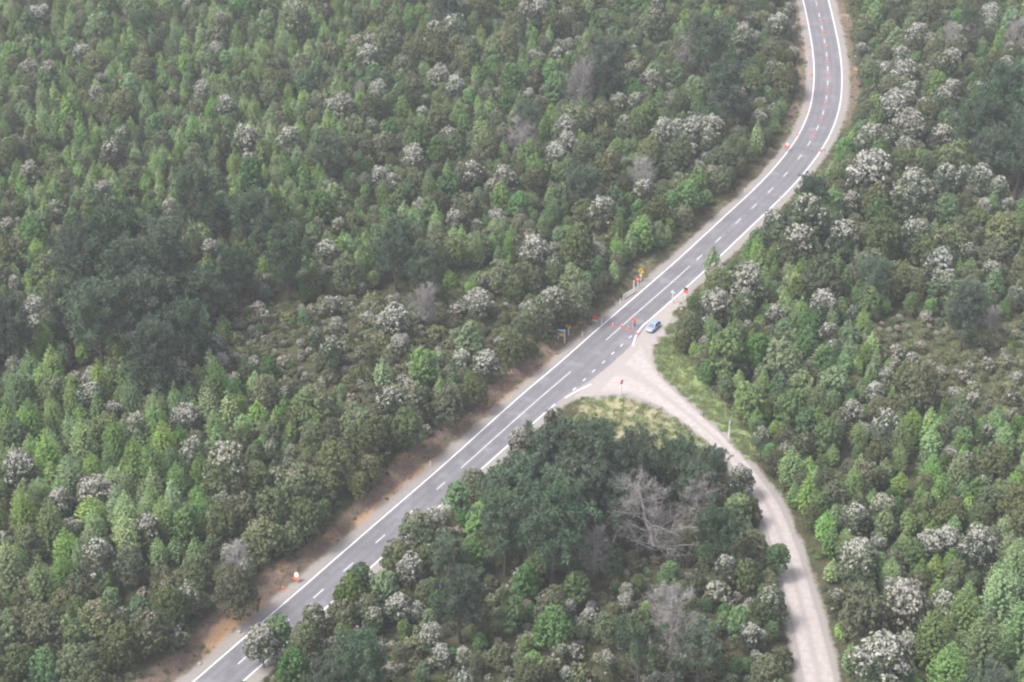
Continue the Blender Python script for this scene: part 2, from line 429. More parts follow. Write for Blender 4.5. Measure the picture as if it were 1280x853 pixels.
# the sealed strip: columns of vertices across, ragged at the rims, bulging out at the junction
ZR = 0.03
cols = np.array([-1, -.8, -.6, -.4, -.2, 0, .2, .4, .6, .8, 1.0])
rr = np.random.default_rng(8)
V, OFF = [], []
for i, s in enumerate(ARC):
    wl = half_w(s, 1) + 1.0 + .25 * (rr.random() - .5)
    bul = sstep(A_J0 - 6, A_J0 + 12, s) * (1 - sstep(A_J1 - 16, A_J1 + 2, s))
    wr = half_w(s, -1) + .7 + .25 * (rr.random() - .5) + 2.3 * bul
    for cc in cols:
        w = cc * (wl if cc > 0 else wr)
        q = CL[i] + NOR[i] * w
        V.append((q[0], q[1], ZR - .02 * abs(cc) + (0 if abs(cc) < 1 else -.05)))
        OFF.append(w * (1 if cc > 0 else min(1, (half_w(s, -1) + .7) / wr)))
nc_ = len(cols)
ii = (np.arange(len(ARC) - 1)[:, None] * nc_ + np.arange(nc_ - 1)[None]).ravel()
road = part('road', mesh_np('road', V, np.c_[ii + 1, ii, ii + nc_, ii + 1 + nc_], am, {'offset': ('POINT', OFF)}, smooth=True), None)
tag(road, kind='structure')

grm, t, tc, p = attr_mat('gravel_surface')
off = N(t, 'ShaderNodeAttribute', attribute_name='offset').outputs['Fac']
na, nb, nc3 = noise(t, tc, .15, 3), noise(t, tc, .9, 5), noise(t, tc, 4.5, 4)
c = mix(t, ramp(t, nb, .3, .7), (0.45, 0.40, 0.385), (0.33, 0.292, 0.28))
c = mix(t, ramp(t, nc3, .45, .8), c, (0.28, 0.255, 0.24))
wv = N(t, 'ShaderNodeMath', operation='MULTIPLY'); t.links.new(off, wv.inputs[0]); wv.inputs[1].default_value = 2 * pi * 2.0
cs = N(t, 'ShaderNodeMath', operation='COSINE'); t.links.new(wv.outputs[0], cs.inputs[0])
rf = N(t, 'ShaderNodeMath', operation='MULTIPLY'); t.links.new(ramp(t, cs.outputs[0], -.2, .9), rf.inputs[0]); rf.inputs[1].default_value = .7
c = mix(t, rf.outputs[0], c, (0.30, 0.265, 0.25))
t.links.new(c, p.inputs['Base Color'])
ROWS = 260; V = []; OFF = []
gc = np.linspace(0, 1, 13)
for i in range(ROWS):
    f = i / (ROWS - 1)
    a = np.array([np.interp(f, np.linspace(0, 1, len(GRL)), GRL[:, k]) for k in (0, 1)])
    b = np.array([np.interp(f, np.linspace(0, 1, len(GRR)), GRR[:, k]) for k in (0, 1)])
    j0, j1 = rr.random(2) * .5 - .25
    L = np.linalg.norm(b - a)
    for q in gc:
        e = q + (j0 / L if q == 0 else j1 / L if q == 1 else 0)
        pt = a + (b - a) * e
        V.append((pt[0], pt[1], .012 + .02 * (1 - (2 * q - 1) ** 2) - (.04 if q in (0, 1) else 0))); OFF.append(q)
ii = (np.arange(ROWS - 1)[:, None] * 13 + np.arange(12)[None]).ravel()
gt = part('gravel_track', mesh_np('gravel_track', V, np.c_[ii, ii + 13, ii + 14, ii + 1], grm, {'offset': ('POINT', OFF)}, smooth=True), None)
tag(gt, kind='structure')
# gravel apron that joins track, sealed road and the lay-by under the car
bm = bmesh.new()
SH = smooth_line(SHOULDER + [SHOULDER[0]], 1.0, 0)[:-1]
SH = SH + (rr.random(SH.shape) - .5) * .3
bm.faces.new([bm.verts.new((x, y, .006)) for x, y in SH])
bmesh.ops.triangulate(bm, faces=bm.faces[:])
me = bpy.data.meshes.new('gravel_apron'); bm.to_mesh(me); bm.free(); me.materials.append(grm)
tag(part('gravel_apron', me, None), kind='structure')

pm, t, tc, p = attr_mat('road_paint')
nb = noise(t, tc, 1.6, 5)
t.links.new(mix(t, ramp(t, nb, .45, .72), (0.80, 0.80, 0.82), (0.48, 0.47, 0.49)), p.inputs['Base Color'])
ZP = ZR + .012
def strip(name, pts_l, pts_r, z=ZP):
    n = len(pts_l)
    V = [(q[0], q[1], z) for q in pts_l] + [(q[0], q[1], z) for q in pts_r]
    i = np.arange(n - 1)
    return part(name, mesh_np(name, V, np.c_[i, i + n, i + n + 1, i + 1], pm), road)
def line_along(name, s0, s1, off, w, z=ZP):
    ss = np.linspace(s0, s1, max(2, int((s1 - s0) / 1.0)))
    of = [off(s) if callable(off) else off for s in ss]
    return strip(name, [road_pt(s, q + w / 2) for s, q in zip(ss, of)], [road_pt(s, q - w / 2) for s, q in zip(ss, of)], z)
LW = .27
e1 = line_along('edge_line', ARC[0], ARC[-1], lambda s: half_w(s, 1), LW)
a_r0 = arc_at(704, 500) - 2.5; a_r1 = arc_at(783, 401)
line_along('edge_line', ARC[0], a_r0, lambda s: -half_w(s, -1), LW)
line_along('edge_line', a_r1, ARC[-1], lambda s: -half_w(s, -1), LW)
def pixel_strip(name, px, w):
    L = smooth_line([G(*q) for q in px], .5, 2); T = unit(np.gradient(L, axis=0)); n = np.c_[-T[:, 1], T[:, 0]]
    return strip(name, L + n * w / 2, L - n * w / 2, ZP + .004)
pixel_strip('junction_line', [(738.5, 481), (730, 484.5), (718, 490.5), (706, 498)], .3)
pixel_strip('junction_line', [(806, 405), (799, 412), (794.5, 420), (791.5, 428), (790.8, 433)], .3)
for q in [(788, 421.5), (777, 432), (766, 442), (754.5, 453), (742, 464), (730.5, 475), (718, 486.5)]:
    g0 = np.array(G(*q)); sm = ARC[np.argmin(((CL - g0) ** 2).sum(1))]
    dvec = road_dir(sm); n = np.array((-dvec[1], dvec[0]))
    ln = .6
    strip('continuity_dash', [g0 - dvec * ln + n * .10, g0 + dvec * ln + n * .10], [g0 - dvec * ln - n * .10, g0 + dvec * ln - n * .10])
line_along('centre_line', arc_at(577, 585), arc_at(714.4, 464.6), 0, .13)
line_along('centre_line', arc_at(758.5, 424.3), arc_at(862.3, 333.5), 0, .13)
for q in CPX:
    if q in ((577, 585), (671.7, 500), (714.4, 464.6), (758.5, 424.3), (862.3, 333.5)): continue
    sm = arc_at(*q); line_along('centre_dash', sm - 1.5, sm + 1.5, 0, .15)
sb = arc_at(436, 708.5)
for k in range(1, 12):
    if sb + 10 * k < arc_at(577, 585) - 3: line_along('centre_dash', sb + 10 * k - 1.5, sb + 10 * k + 1.5, 0, .15)
for k in range(1, 9):
    sm = arc_at(1020.4, 3) + 10 * k
    if sm < ARC[-1] - 2: line_along('centre_dash', sm - 1.5, sm + 1.5, 0, .15)
    sm = arc_at(304, 824.6) - 10 * k
    if sm > ARC[0] + 2: line_along('centre_dash', sm - 1.5, sm + 1.5, 0, .15)
# ------------------------------------------------------------------ plants: crown and trunk meshes, several of each kind
def leaf_quads(P, Nn, su, sv, r, along=None):
    """Little leaf sprays: one four-sided face per point, facing Nn (long side along `along` if given)."""
    n = len(P)
    a = r.normal(size=(n, 3)) if along is None else along
    T = unit(a - (a * Nn).sum(1, keepdims=True) * Nn)
    B = np.cross(Nn, T)
    su = np.broadcast_to(su, (n,))[:, None]; sv = np.broadcast_to(sv, (n,))[:, None]
    k = .35 + .3 * r.random((n, 1))
    V = np.stack([P - T * su, P + B * sv * (1 - k) * 2 - T * su * .1, P + T * su, P - B * sv * k * 2 + T * su * .1], 1).reshape(-1, 3)
    return V, np.arange(4 * n).reshape(n, 4)
def fib(n, r, zmin=-1.0):
    i = np.arange(n) + .5
    z = 1 - (1 - zmin) * i / n
    ph = i * 2.399963 + r.random() * 6.28
    q = np.sqrt(np.maximum(0, 1 - z * z))
    D = np.c_[q * np.cos(ph), q * np.sin(ph), z]
    return unit(D + r.normal(size=D.shape) * .22)
def cauli(seed, R, H, base, n_lobes, n_sub, n_leaf, sub_r, leaf, mat, flower=0.0, name='crown', lobe_r=(.38, .54), peak=0.0, spread=.56):
    """A rounded, lumpy crown: lobes carry knobs, knobs carry leaf sprays; the upper knobs may be in blossom."""
    r = np.random.default_rng(seed)
    Ps, Ns, Ti, Fl, Sz = [], [], [], [], []
    for i in range(n_lobes):
        f = (i + .5) / n_lobes
        rad = R * spread * math.sqrt(f) * (.85 + .3 * r.random())
        an = i * 2.399963 + r.random() * .9
        top = base + (H - base) * (1 - .58 * f ** 1.5) * (.92 + .12 * r.random()) + peak * (1 - f) * r.random()
        rl = R * (lobe_r[0] + (lobe_r[1] - lobe_r[0]) * r.random())
        c = np.array([rad * cos(an), rad * sin(an), max(top - rl, base * .6)])
        vs = .9 + .5 * r.random()
        D = fib(n_sub, r, -.75)
        cs = c + D * np.array([1, 1, vs]) * rl * .86
        zr = (cs[:, 2] - base) / max(H - base, .1)
        lob = r.random()
        for j in range(n_sub):
            rs = sub_r * (.65 + .7 * r.random())
            E = unit(D[j] * .75 + np.r_[0, 0, .25] + r.normal(size=(n_leaf, 3)) * .75)
            Ps.append(cs[j] + E * rs); Ns.append(unit(E + r.normal(size=E.shape) * .45))
            tt = .25 * lob + .45 * r.random() + .3 * r.random(n_leaf)
            Ti.append(tt)
            sc = .55 * D[j, 2] + .75 * zr[j] + .5 * r.random() + .35 * lob
            fl = min(1., max(0., (sc - (1.85 - 1.5 * flower)) / .5)) * .8 if flower > 0 else 0.
            Fl.append((r.random(n_leaf) < fl * np.clip(.75 + .6 * E[:, 2], .1, 1)) * (.55 + .45 * r.random(n_leaf)))
            Sz.append(leaf * (.7 + .6 * r.random(n_leaf)))
    P, Nn, Ti, Fl, Sz = np.concatenate(Ps), np.concatenate(Ns), np.concatenate(Ti), np.concatenate(Fl), np.concatenate(Sz)
    keep = P[:, 2] > .15
    P, Nn, Ti, Fl, Sz = P[keep], Nn[keep], Ti[keep], Fl[keep], Sz[keep]
    V, F = leaf_quads(P, Nn, Sz, Sz * .7, r)
    return mesh_np(name, V, F, mat, {'tint': ('FACE', Ti), 'flower': ('FACE', Fl)})
def spire(seed, H, R, mat, name='crown', n_whorl=18, nb=9, per=9, lean=.25):
    """A young conifer: whorls of upswept branches narrowing to a leader."""
    r = np.random.default_rng(seed)
    Ps, Ns, Al, Ti, Sz = [], [], [], [], []
    for k in range(n_whorl):
        f = k / (n_whorl - 1)
        z0 = .25 + (H - .5) * f ** .95
        L = R * ((1 - f) ** .75 * (1 - .35 * max(0, .25 - f) / .25) + .06)
        for b in range(nb if f < .75 else 4):
            an = 2 * pi * (b + r.random() * .8) / (nb if f < .75 else 4) + k * 1.7
            l = L * (.82 + .3 * r.random())
            d = np.array([cos(an), sin(an), 0])
            m = per if f < .75 else 4
            q = (np.arange(m) + .6 + .5 * r.random(m)) / m
            P = d * l * q[:, None] + np.c_[np.zeros((m, 2)), z0 + l * (lean * q + .35 * q ** 2)]
            P = np.repeat(P, 2, 0) + r.normal(size=(2 * m, 3)) * .10
            qq = np.repeat(q, 2)
            Ps.append(P)
            Ns.append(unit(d * .5 + np.array([0, 0, .8]) + r.normal(size=P.shape) * .55))
            Al.append(np.tile(d + np.array([0, 0, .6]), (2 * m, 1)) + r.normal(size=P.shape) * .5)
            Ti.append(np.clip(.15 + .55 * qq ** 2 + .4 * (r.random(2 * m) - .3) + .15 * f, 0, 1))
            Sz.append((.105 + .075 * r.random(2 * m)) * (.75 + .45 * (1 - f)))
    m = 12
    z = H - 1.1 + 1.3 * np.arange(m) / m
    Ps.append(np.c_[r.normal(size=(m, 2)) * .05, z]); Ns.append(unit(np.c_[r.normal(size=(m, 2)), np.full(m, .3)]))
    Al.append(np.tile([0, 0, 1.], (m, 1))); Ti.append(np.full(m, .85)); Sz.append(np.full(m, .22))
    P, Nn, Al, Ti, Sz = map(np.concatenate, (Ps, Ns, Al, Ti, Sz))
    V, F = leaf_quads(P, Nn, Sz * 1.25, Sz * .8, r, Al)
    return mesh_np(name, V, F, mat, {'tint': ('FACE', Ti)})
def tube_np(path, rad, n=5):
    """Tapered tube along a path -> verts, quad faces."""
    path = np.asarray(path, float); rad = np.asarray(rad, float)
    T = unit(np.gradient(path, axis=0))
    ref = np.where(np.abs(T[:, 2:3]) > .9, [[1., 0, 0]], [[0, 0, 1.]])
    U = unit(np.cross(T, ref)); W_ = np.cross(T, U)
    a = 2 * pi * np.arange(n) / n
    V = path[:, None] + rad[:, None, None] * (U[:, None] * np.cos(a)[None, :, None] + W_[:, None] * np.sin(a)[None, :, None])
    k = len(path)
    i = (np.arange(k - 1)[:, None] * n + np.arange(n)[None]); j = (np.arange(k - 1)[:, None] * n + (np.arange(n)[None] + 1) % n)
    return V.reshape(-1, 3), np.stack([i, j, j + n, i + n], -1).reshape(-1, 4)
def join_tubes(name, tubes, mat):
    Vs, Fs, b = [], [], 0
    for path, rad, n in tubes:
        v, f = tube_np(path, rad, n); Vs.append(v); Fs.append(f + b); b += len(v)
    return mesh_np(name, np.concatenate(Vs), np.concatenate(Fs), mat, smooth=True)
def stem(seed, H, r0, mat, limbs=4, spread=1.2):
    """Trunk with a few rising limbs."""
    r = np.random.default_rng(seed)
    z = np.linspace(-.3, H, 6)
    w = np.cumsum(r.normal(size=(6, 2)) * .10 * H / 5, 0); w[0] = 0; w[1] *= .3
    tr = np.c_[w, z]
    tubes = [(tr, np.linspace(r0, r0 * .3, 6), 6)]
    for k in range(limbs):
        f = .25 + .6 * (k + r.random()) / limbs
        s = np.array([np.interp(f * H, z, tr[:, i]) for i in range(3)])
        an = r.random() * 6.28; L = spread * (.6 + .6 * r.random())
        q = np.linspace(0, 1, 4)[:, None]
        pth = s + q * np.array([cos(an) * L, sin(an) * L, 0]) + q ** 1.3 * np.array([0, 0, L * .9])
        tubes.append((pth, np.linspace(r0 * .5, r0 * .15, 4), 5))
    return join_tubes('trunk', tubes, mat)
def big_pine(seed, H, R, sparse=0.0, dead_low=0.0):
    """A grown pine: trunk with upswept limbs, needle brushes crowded at their ends. Returns crown, trunk."""
    r = np.random.default_rng(seed)
    z = np.linspace(-.3, H * .95, 8)
    w = np.cumsum(r.normal(size=(8, 2)) * .16, 0); w[:2] *= .2
    tr = np.c_[w, z]
    tubes = [(tr, np.linspace(.028 * H, .03, 8), 7)]
    Ps, Ns, Al, Ti, Sz = [], [], [], [], []
    nbr = 54
    for k in range(nbr):
        f = .22 + .76 * (k + r.random() * .7) / nbr
        s = np.array([np.interp(f * H * .95, z, tr[:, i]) for i in range(3)])
        an = k * 2.399963 + r.random() * .8
        g = (f - .22) / .78
        L = R * (math.sin(pi * min(1, .28 + .72 * g)) ** .8 * .95 + .12) * (.7 + .5 * r.random())
        d = np.array([cos(an), sin(an), 0.])
        q = np.linspace(0, 1, 5)[:, None]
        pth = s + q * d * L + q ** 1.8 * np.array([0, 0, L * (.55 + .6 * g)])
        tubes.append((pth, np.linspace(.05 + .05 * (1 - g), .02, 5), 4))
        if g < dead_low or r.random() < sparse: continue
        nt_ = 5 + int(3 * r.random())
        for j in range(nt_):
            u = .42 + .62 * (j + r.random()) / nt_
            c = s + u * d * L + min(u, 1) ** 1.8 * np.array([0, 0, L * (.55 + .6 * g)]) + r.normal(size=3) * np.array([.55, .55, .35])
            m = 38; E = unit(r.normal(size=(m, 3)) + np.array([0, 0, .45]) + d * .3)
            rs = .60 * (.7 + .6 * r.random())
            Ps.append(c + E * rs * .8); Al.append(E); Ns.append(unit(np.cross(E, r.normal(size=E.shape)) + E * .3 + np.array([0, 0, .35])))
            Ti.append(np.clip(.5 * r.random() + .5 * r.random(m), 0, 1)); Sz.append(np.full(m, rs))
    P, Nn, Al, Ti, Sz = map(np.concatenate, (Ps, Ns, Al, Ti, Sz))
    V, F = leaf_quads(P, Nn, Sz * .60, Sz * .13, r, Al)
    crown = mesh_np('crown', V, F, M['dark'], {'tint': ('FACE', Ti)})
    return crown, join_tubes('trunk', tubes, M['bark'])
def bare_tree(seed, H, R, twigs=1500, up=.5, lean=(0, 0)):
    """A dead tree: trunk, limbs, and a haze of dry twigs. Returns twigs, trunk."""
    r = np.random.default_rng(seed)
    z = np.linspace(-.3, H, 8)
    tr = np.c_[np.cumsum(r.normal(size=(8, 2)) * .14, 0) + np.outer((z / H) ** 1.5, lean), z]
    tubes = [(tr, np.linspace(.026 * H, .07, 8), 6)]
    tw = []; tips = []
    for k in range(30):
        f = .18 + .8 * (k + r.random()) / 30
        s = np.array([np.interp(f * H, z, tr[:, i]) for i in range(3)])
        an = k * 2.399963 + r.random()
        L = R * (1.15 - .75 * f) * (.7 + .5 * r.random())
        q = np.linspace(0, 1, 6)[:, None]
        d = np.array([cos(an), sin(an), 0])
        pth = s + q * d * L + q ** 1.5 * np.array([0, 0, L * up * (.6 + .8 * r.random())]) + np.cumsum(r.normal(size=(6, 3)) * .06 * L, 0) * q
        tubes.append((pth, np.linspace(.025 + .05 * (1 - f) * H / 10, .025, 6), 4))
        for m in range(5):
            u = .3 + .7 * r.random(); b = pth[min(5, int(u * 5))]
            e = unit(d * .8 + r.normal(size=3) * .6 + np.array([0, 0, up])) * L * (.25 + .25 * r.random())
            tw.append((np.stack([b, b + e * .5 + r.normal(size=3) * .08, b + e]), np.array([.035, .025, .014]), 3)); tips.append((b, e))
    P, Al = [], []
    per = max(1, twigs // len(tips))
    for b, e in tips:
        u = r.random((per, 1)); P.append(b + e * (u * 1.15) + r.normal(size=(per, 3)) * .28)
        Al.append(unit(e) + r.normal(size=(per, 3)) * .6 + np.array([0, 0, .3]))
    P, Al = np.concatenate(P), unit(np.concatenate(Al))
    Nn = unit(np.cross(Al, r.normal(size=Al.shape)) + np.array([0, 0, .2]))
    V, F = leaf_quads(P, Nn, .30 + .25 * r.random(len(P)), .022, r, Al)
    Vs, Fs, b0 = [V], [F], len(V)
    for path, rad, n in tw:
        v, f = tube_np(path, rad, n); Vs.append(v); Fs.append(f + b0); b0 += len(v)
    nF = sum(len(f) for f in Fs)
    cr = mesh_np('crown', np.concatenate(Vs), np.concatenate(Fs), M['deadneedle'], {'tint': ('FACE', r.random(nF))})
    return cr, join_tubes('trunk', tubes, M['deadwood'])

KIND = {}       # kind -> list of (crown mesh, trunk mesh, crown radius, height, blossom)
KIND['flower'] = []
for i, fl in enumerate((.86, .72, .68, .54, .48, .38)):
    H_ = (6.2, 5.6, 7.0, 6.0, 6.8, 5.8)[i]
    KIND['flower'].append((cauli(100 + i, 2.5, H_, .9, 11 + i % 3, 26, 15, .38, .155, M['flower'], fl, peak=.5), stem(200 + i, H_ * .75, .13, M['bark']), 2.5, H_, fl))
KIND['scrub'] = []
for i in range(6):
    H_ = (6.0, 5.2, 6.8, 5.5, 6.3, 5.0)[i]
    KIND['scrub'].append((cauli(300 + i, 2.6, H_, 1.0, 11 + i % 4, 26, 15, .36, .155, M['scrub'], (.0, .28, .0, .18, .0, .35)[i], peak=.3), stem(400 + i, H_ * .75, .13, M['bark']), 2.6, H_, 0))
KIND['pine'] = []
for i in range(7):
    H_ = (6.0, 5.6, 6.6, 5.2, 6.2, 5.8, 6.4)[i]; R_ = (1.65, 1.8, 1.7, 1.6, 1.95, 1.55, 2.0)[i]
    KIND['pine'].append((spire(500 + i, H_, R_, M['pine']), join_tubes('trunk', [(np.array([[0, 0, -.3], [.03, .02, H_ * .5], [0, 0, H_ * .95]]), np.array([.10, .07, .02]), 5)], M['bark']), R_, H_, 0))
for i in range(3):       # three bigger ones, as finely needled
    H_ = (13., 12., 14.)[i]; R_ = (3.7, 3.9, 3.5)[i]
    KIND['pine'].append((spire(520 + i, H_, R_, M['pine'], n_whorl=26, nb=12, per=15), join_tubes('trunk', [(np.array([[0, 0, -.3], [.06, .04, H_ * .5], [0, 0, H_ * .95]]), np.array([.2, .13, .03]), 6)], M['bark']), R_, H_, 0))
KIND['broad'] = []
for i in range(5):
    H_ = (5.0, 5.6, 4.4, 6.0, 5.2)[i]
    KIND['broad'].append((cauli(600 + i, 2.2, H_, .7, 10 + i % 3, 22, 14, .36, .17, M['broad'], 0, peak=.7, lobe_r=(.32, .48)), stem(650 + i, H_ * .7, .11, M['bark']), 2.2, H_, 0))
KIND['bush'] = []
for i in range(6):
    H_ = (1.5, 1.3, 1.7, 1.4, 1.6, 1.3)[i]
    KIND['bush'].append((cauli(700 + i, 1.15, H_, .25, 6 + i % 3, 13, 9, .26, .15, M['bush'], (0, 0, .75, 0, .45, 0)[i]), stem(750 + i, H_ * .6, .05, M['bark'], 3, .4), 1.15, H_, (0, 0, .75, 0, .45, 0)[i]))
KIND['dark'] = []
for i in range(5):
    H_ = (15., 14., 16., 13., 15.)[i]; R_ = (4.4, 4.8, 4.2, 4.6, 5.0)[i]
    cr, tk = big_pine(800 + i, H_, R_, (.05, .1, .05, .12, .25)[i], (.1, .15, .1, .2, .45)[i])
    KIND['dark'].append((cr, tk, R_, H_, 0))
KIND['dead'] = []
for i in range(4):
    H_ = (11., 9., 10., 12.)[i]
    cr, tk = bare_tree(900 + i, H_, (4.2, 3.6, 3.4, 5.0)[i], (5600, 2400, 2600, 3600)[i], (.9, .5, .7, .35)[i], ((0, 0), (0, 0), (.5, 0), (-2.5, .5))[i])
    KIND['dead'].append((cr, tk, (4.2, 3.6, 3.4, 5.0)[i], H_, 0))

# ------------------------------------------------------------------ where each plant stands
plants = []      # dicts: kind, variant, X, Y, scale, rz, sx, hand
HASH = {}
def crowd(X, Y, rad, tol):
    cx, cy = int(X // 8), int(Y // 8)
    for i in range(cx - 1, cx + 2):
        for j in range(cy - 1, cy + 2):
            for (x, y, q) in HASH.get((i, j), ()):
                if (x - X) ** 2 + (y - Y) ** 2 < (tol * (rad + q)) ** 2: return True
    return False
def put(kind, X, Y, scale, variant=None, rz=None, zs=1.0, hand=False, foot=None):
    v = variant if variant is not None else int(rng.integers(len(KIND[kind])))
    rad = KIND[kind][v][2] * scale
    HASH.setdefault((int(X // 8), int(Y // 8)), []).append((X, Y, foot if foot is not None else rad))
    plants.append(dict(kind=kind, v=v, X=X, Y=Y, s=scale, zs=zs, rz=rng.random() * 6.28 if rz is None else rz, hand=hand))
def hand(kind, x, y, w, variant=None, zs=1.0, rz=None, foot=None):
    """Stand a plant so that its crown, w pixels wide, is centred on pixel (x, y)."""
    v = variant if variant is not None else int(rng.integers(len(KIND[kind])))
    _, _, R0, H0, _ = KIND[kind][v]
    yb = y
    for _i in range(4):
        s = w / (2 * R0 * pxm(yb)); hgt = H0 * s * zs
        mid = {'dark': .78, 'pine': .5, 'dead': .6}.get(kind, .58)
        yb = y + mid * hgt * pxm(yb) * cos(PITCH)
    X, Y = G(x, yb)
    put(kind, X, Y, s, v, rz, zs, True, foot)
HV = {'h': (0, 1, 2), 'm': (3, 4), 'l': (5,)}
for x, y, w, f in [
    (273, 70, 24, 'h'), (107, 75, 34, 'm'), (40, 90, 30, 'h'), (65, 102, 28, 'h'), (255, 122, 26, 'h'), (430, 140, 38, 'h'), (315, 212, 28, 'h'), (42, 222, 28, 'h'),
    (131, 242, 26, 'h'), (215, 264, 24, 'h'), (562, 17, 36, 'h'), (550, 105, 32, 'h'), (570, 117, 28, 'h'), (312, 187, 38, 'h'), (365, 186, 38, 'm'), (517, 203, 32, 'h'),
    (475, 223, 26, 'h'), (528, 264, 28, 'h'), (592, 226, 38, 'm'), (630, 232, 36, 'h'), (570, 282, 32, 'm'), (620, 275, 28, 'h'), (597, 387, 38, 'h'), (495, 411, 46, 'h'),
    (415, 390, 24, 'h'), (410, 325, 38, 'm'), (12, 287, 26, 'h'), (372, 32, 42, 'm'), (466, 58, 32, 'm'), (545, 45, 34, 'm'), (655, 25, 26, 'h'), (812, 107, 34, 'h'),
    (790, 95, 28, 'm'), (772, 132, 30, 'm'), (927, 57, 34, 'h'), (970, 38, 36, 'm'), (705, 170, 30, 'h'), (695, 197, 32, 'h'), (827, 181, 34, 'h'), (862, 176, 38, 'h'),
    (888, 168, 34, 'h'), (947, 160, 28, 'm'), (782, 168, 30, 'm'), (752, 275, 42, 'm'), (668, 328, 42, 'h'), (748, 328, 28, 'h'), (1127, 97, 38, 'h'), (1112, 142, 42, 'h'),
    (1155, 140, 32, 'h'), (1132, 165, 46, 'h'), (1100, 182, 28, 'h'), (1130, 190, 32, 'h'), (1083, 222, 66, 'h'), (1135, 248, 52, 'h'), (1140, 300, 48, 'm'), (1170, 337, 42, 'h'),
    (1237, 342, 34, 'm'), (1222, 232, 40, 'm'), (1178, 232, 40, 'm'), (1006, 280, 56, 'm'), (994, 310, 52, 'm'), (1050, 302, 48, 'm'), (930, 360, 52, 'h'), (892, 385, 48, 'h'),
    (896, 352, 36, 'h'), (1027, 380, 38, 'h'), (967, 396, 28, 'h'), (1075, 66, 24, 'm'), (1145, 45, 34, 'm'), (1180, 90, 34, 'm'), (32, 600, 46, 'h'), (125, 630, 54, 'h'),
    (82, 643, 34, 'h'), (235, 535, 42, 'h'), (288, 598, 62, 'm'), (130, 715, 48, 'm'), (118, 510, 42, 'm'), (220, 468, 18, 'h'), (417, 456, 36, 'm'), (490, 521, 46, 'm'),
    (607, 463, 38, 'h'), (577, 460, 32, 'm'), (500, 441, 28, 'h'), (330, 803, 46, 'h'), (545, 650, 36, 'h'), (515, 712, 38, 'h'), (500, 762, 38, 'h'), (540, 800, 36, 'h'),
    (395, 772, 36, 'm'), (580, 825, 26, 'h'), (1092, 490, 26, 'h'), (1062, 518, 34, 'h'), (1105, 472, 28, 'm'), (1215, 690, 52, 'h'), (1070, 698, 48, 'h'), (1100, 640, 44, 'm'),
    (1065, 650, 42, 'm'), (1125, 758, 66, 'h'), (1095, 832, 80, 'h'), (650, 552, 32, 'h'), (925, 600, 36, 'm'), (710, 765, 24, 'h'), (650, 726, 28, 'h'),
    (960, 750, 34, 'm'), (935, 800, 34, 'm'), (735, 776, 24, 'h'), (600, 560, 0, ''), (1160, 60, 26, 'm'), (240, 760, 40, 'l'), (10, 690, 30, 'm'), (1255, 90, 30, 'm'), (700, 820, 26, 'm'), (445, 60, 28, 'm')]:
    if w: hand('flower', x, y, w, int(rng.choice(HV[f])), zs=.85 + .3 * rng.random())
for x, y, w, v in [
    (160, 300, 84, 0), (108, 330, 72, 1), (215, 318, 72, 2), (130, 398, 84, 3), (196, 378, 72, 0), (240, 418, 70, 1), (198, 442, 62, 2), (256, 370, 60, 3), (92, 385, 56, 0), (170, 345, 70, 2),
    (245, 235, 50, 2), (325, 268, 64, 1), (415, 190, 46, 3), (300, 335, 46, 0), (362, 312, 52, 2), (495, 310, 62, 1), (530, 345, 44, 4), (18, 405, 60, 0), (270, 265, 44, 3),
    (755, 75, 52, 0), (880, 50, 58, 1), (903, 112, 50, 2), (725, 232, 48, 3), (655, 150, 44, 4), (1240, 120, 72, 0), (1212, 152, 62, 1), (1268, 172, 62, 2), (1230, 185, 50, 3), (188, 36, 44, 4), (560, 0, 44, 0),
    (692, 564, 84, 0), (650, 600, 84, 1), (738, 560, 74, 2), (790, 568, 72, 1), (842, 572, 62, 3), (748, 596, 82, 3), (775, 628, 66, 1), (715, 600, 70, 2), (690, 640, 88, 0), (632, 640, 64, 2), (868, 592, 50, 0), 
    (895, 660, 62, 1), (575, 735, 62, 0), (562, 690, 52, 1), (455, 815, 62, 2), (415, 838, 56, 3), (800, 800, 84, 4), (870, 800, 70, 4), (1225, 862, 70, 0),
    (1012, 240, 40, 3), (1090, 340, 44, 1), (1200, 372, 50, 2), (893, 570, 30, 2)]:
    hand('dark', x, y, w * .92, v, zs=1.12, foot=w / pxm(y) * .44)
for x, y, w, v in [(725, 112, 52, 0), (650, 172, 44, 1), (860, 66, 42, 1), (805, 225, 38, 2), (532, 388, 44, 0), (822, 646, 108, 3), (835, 780, 84, 0), (1190, 50, 30, 2), (1215, 40, 28, 2), (1262, 52, 34, 2),
                   (1237, 398, 30, 0), (92, 415, 40, 1), (300, 705, 40, 1), (740, 690, 60, 1), (590, 8, 30, 2), (450, 118, 22, 0), (870, 628, 60, 1)]:
    hand('dead', x, y, w, v, rz=0.3 if v == 3 else None, foot=1.2)
for x, y, w in [(530, 468, 46), (800, 300, 38), (975, 450, 60), (945, 440, 44), (1000, 480, 40), (690, 790, 54), (640, 770, 40), (720, 740, 40), (572, 625, 40), (600, 655, 44), (590, 700, 40),
                (905, 440, 52), (1090, 360, 40), (1010, 410, 36), (1095, 275, 40), (560, 240, 36), (868, 120, 34), (940, 115, 34), (350, 790, 40), (370, 835, 46), (25, 560, 40),
                (440, 745, 50), (480, 735, 46), (640, 690, 40), (670, 715, 40), (970, 700, 36), (920, 640, 40), (1030, 545, 40), (985, 510, 44), (590, 430, 40), (860, 250, 36)]:
    hand('broad', x, y, w)
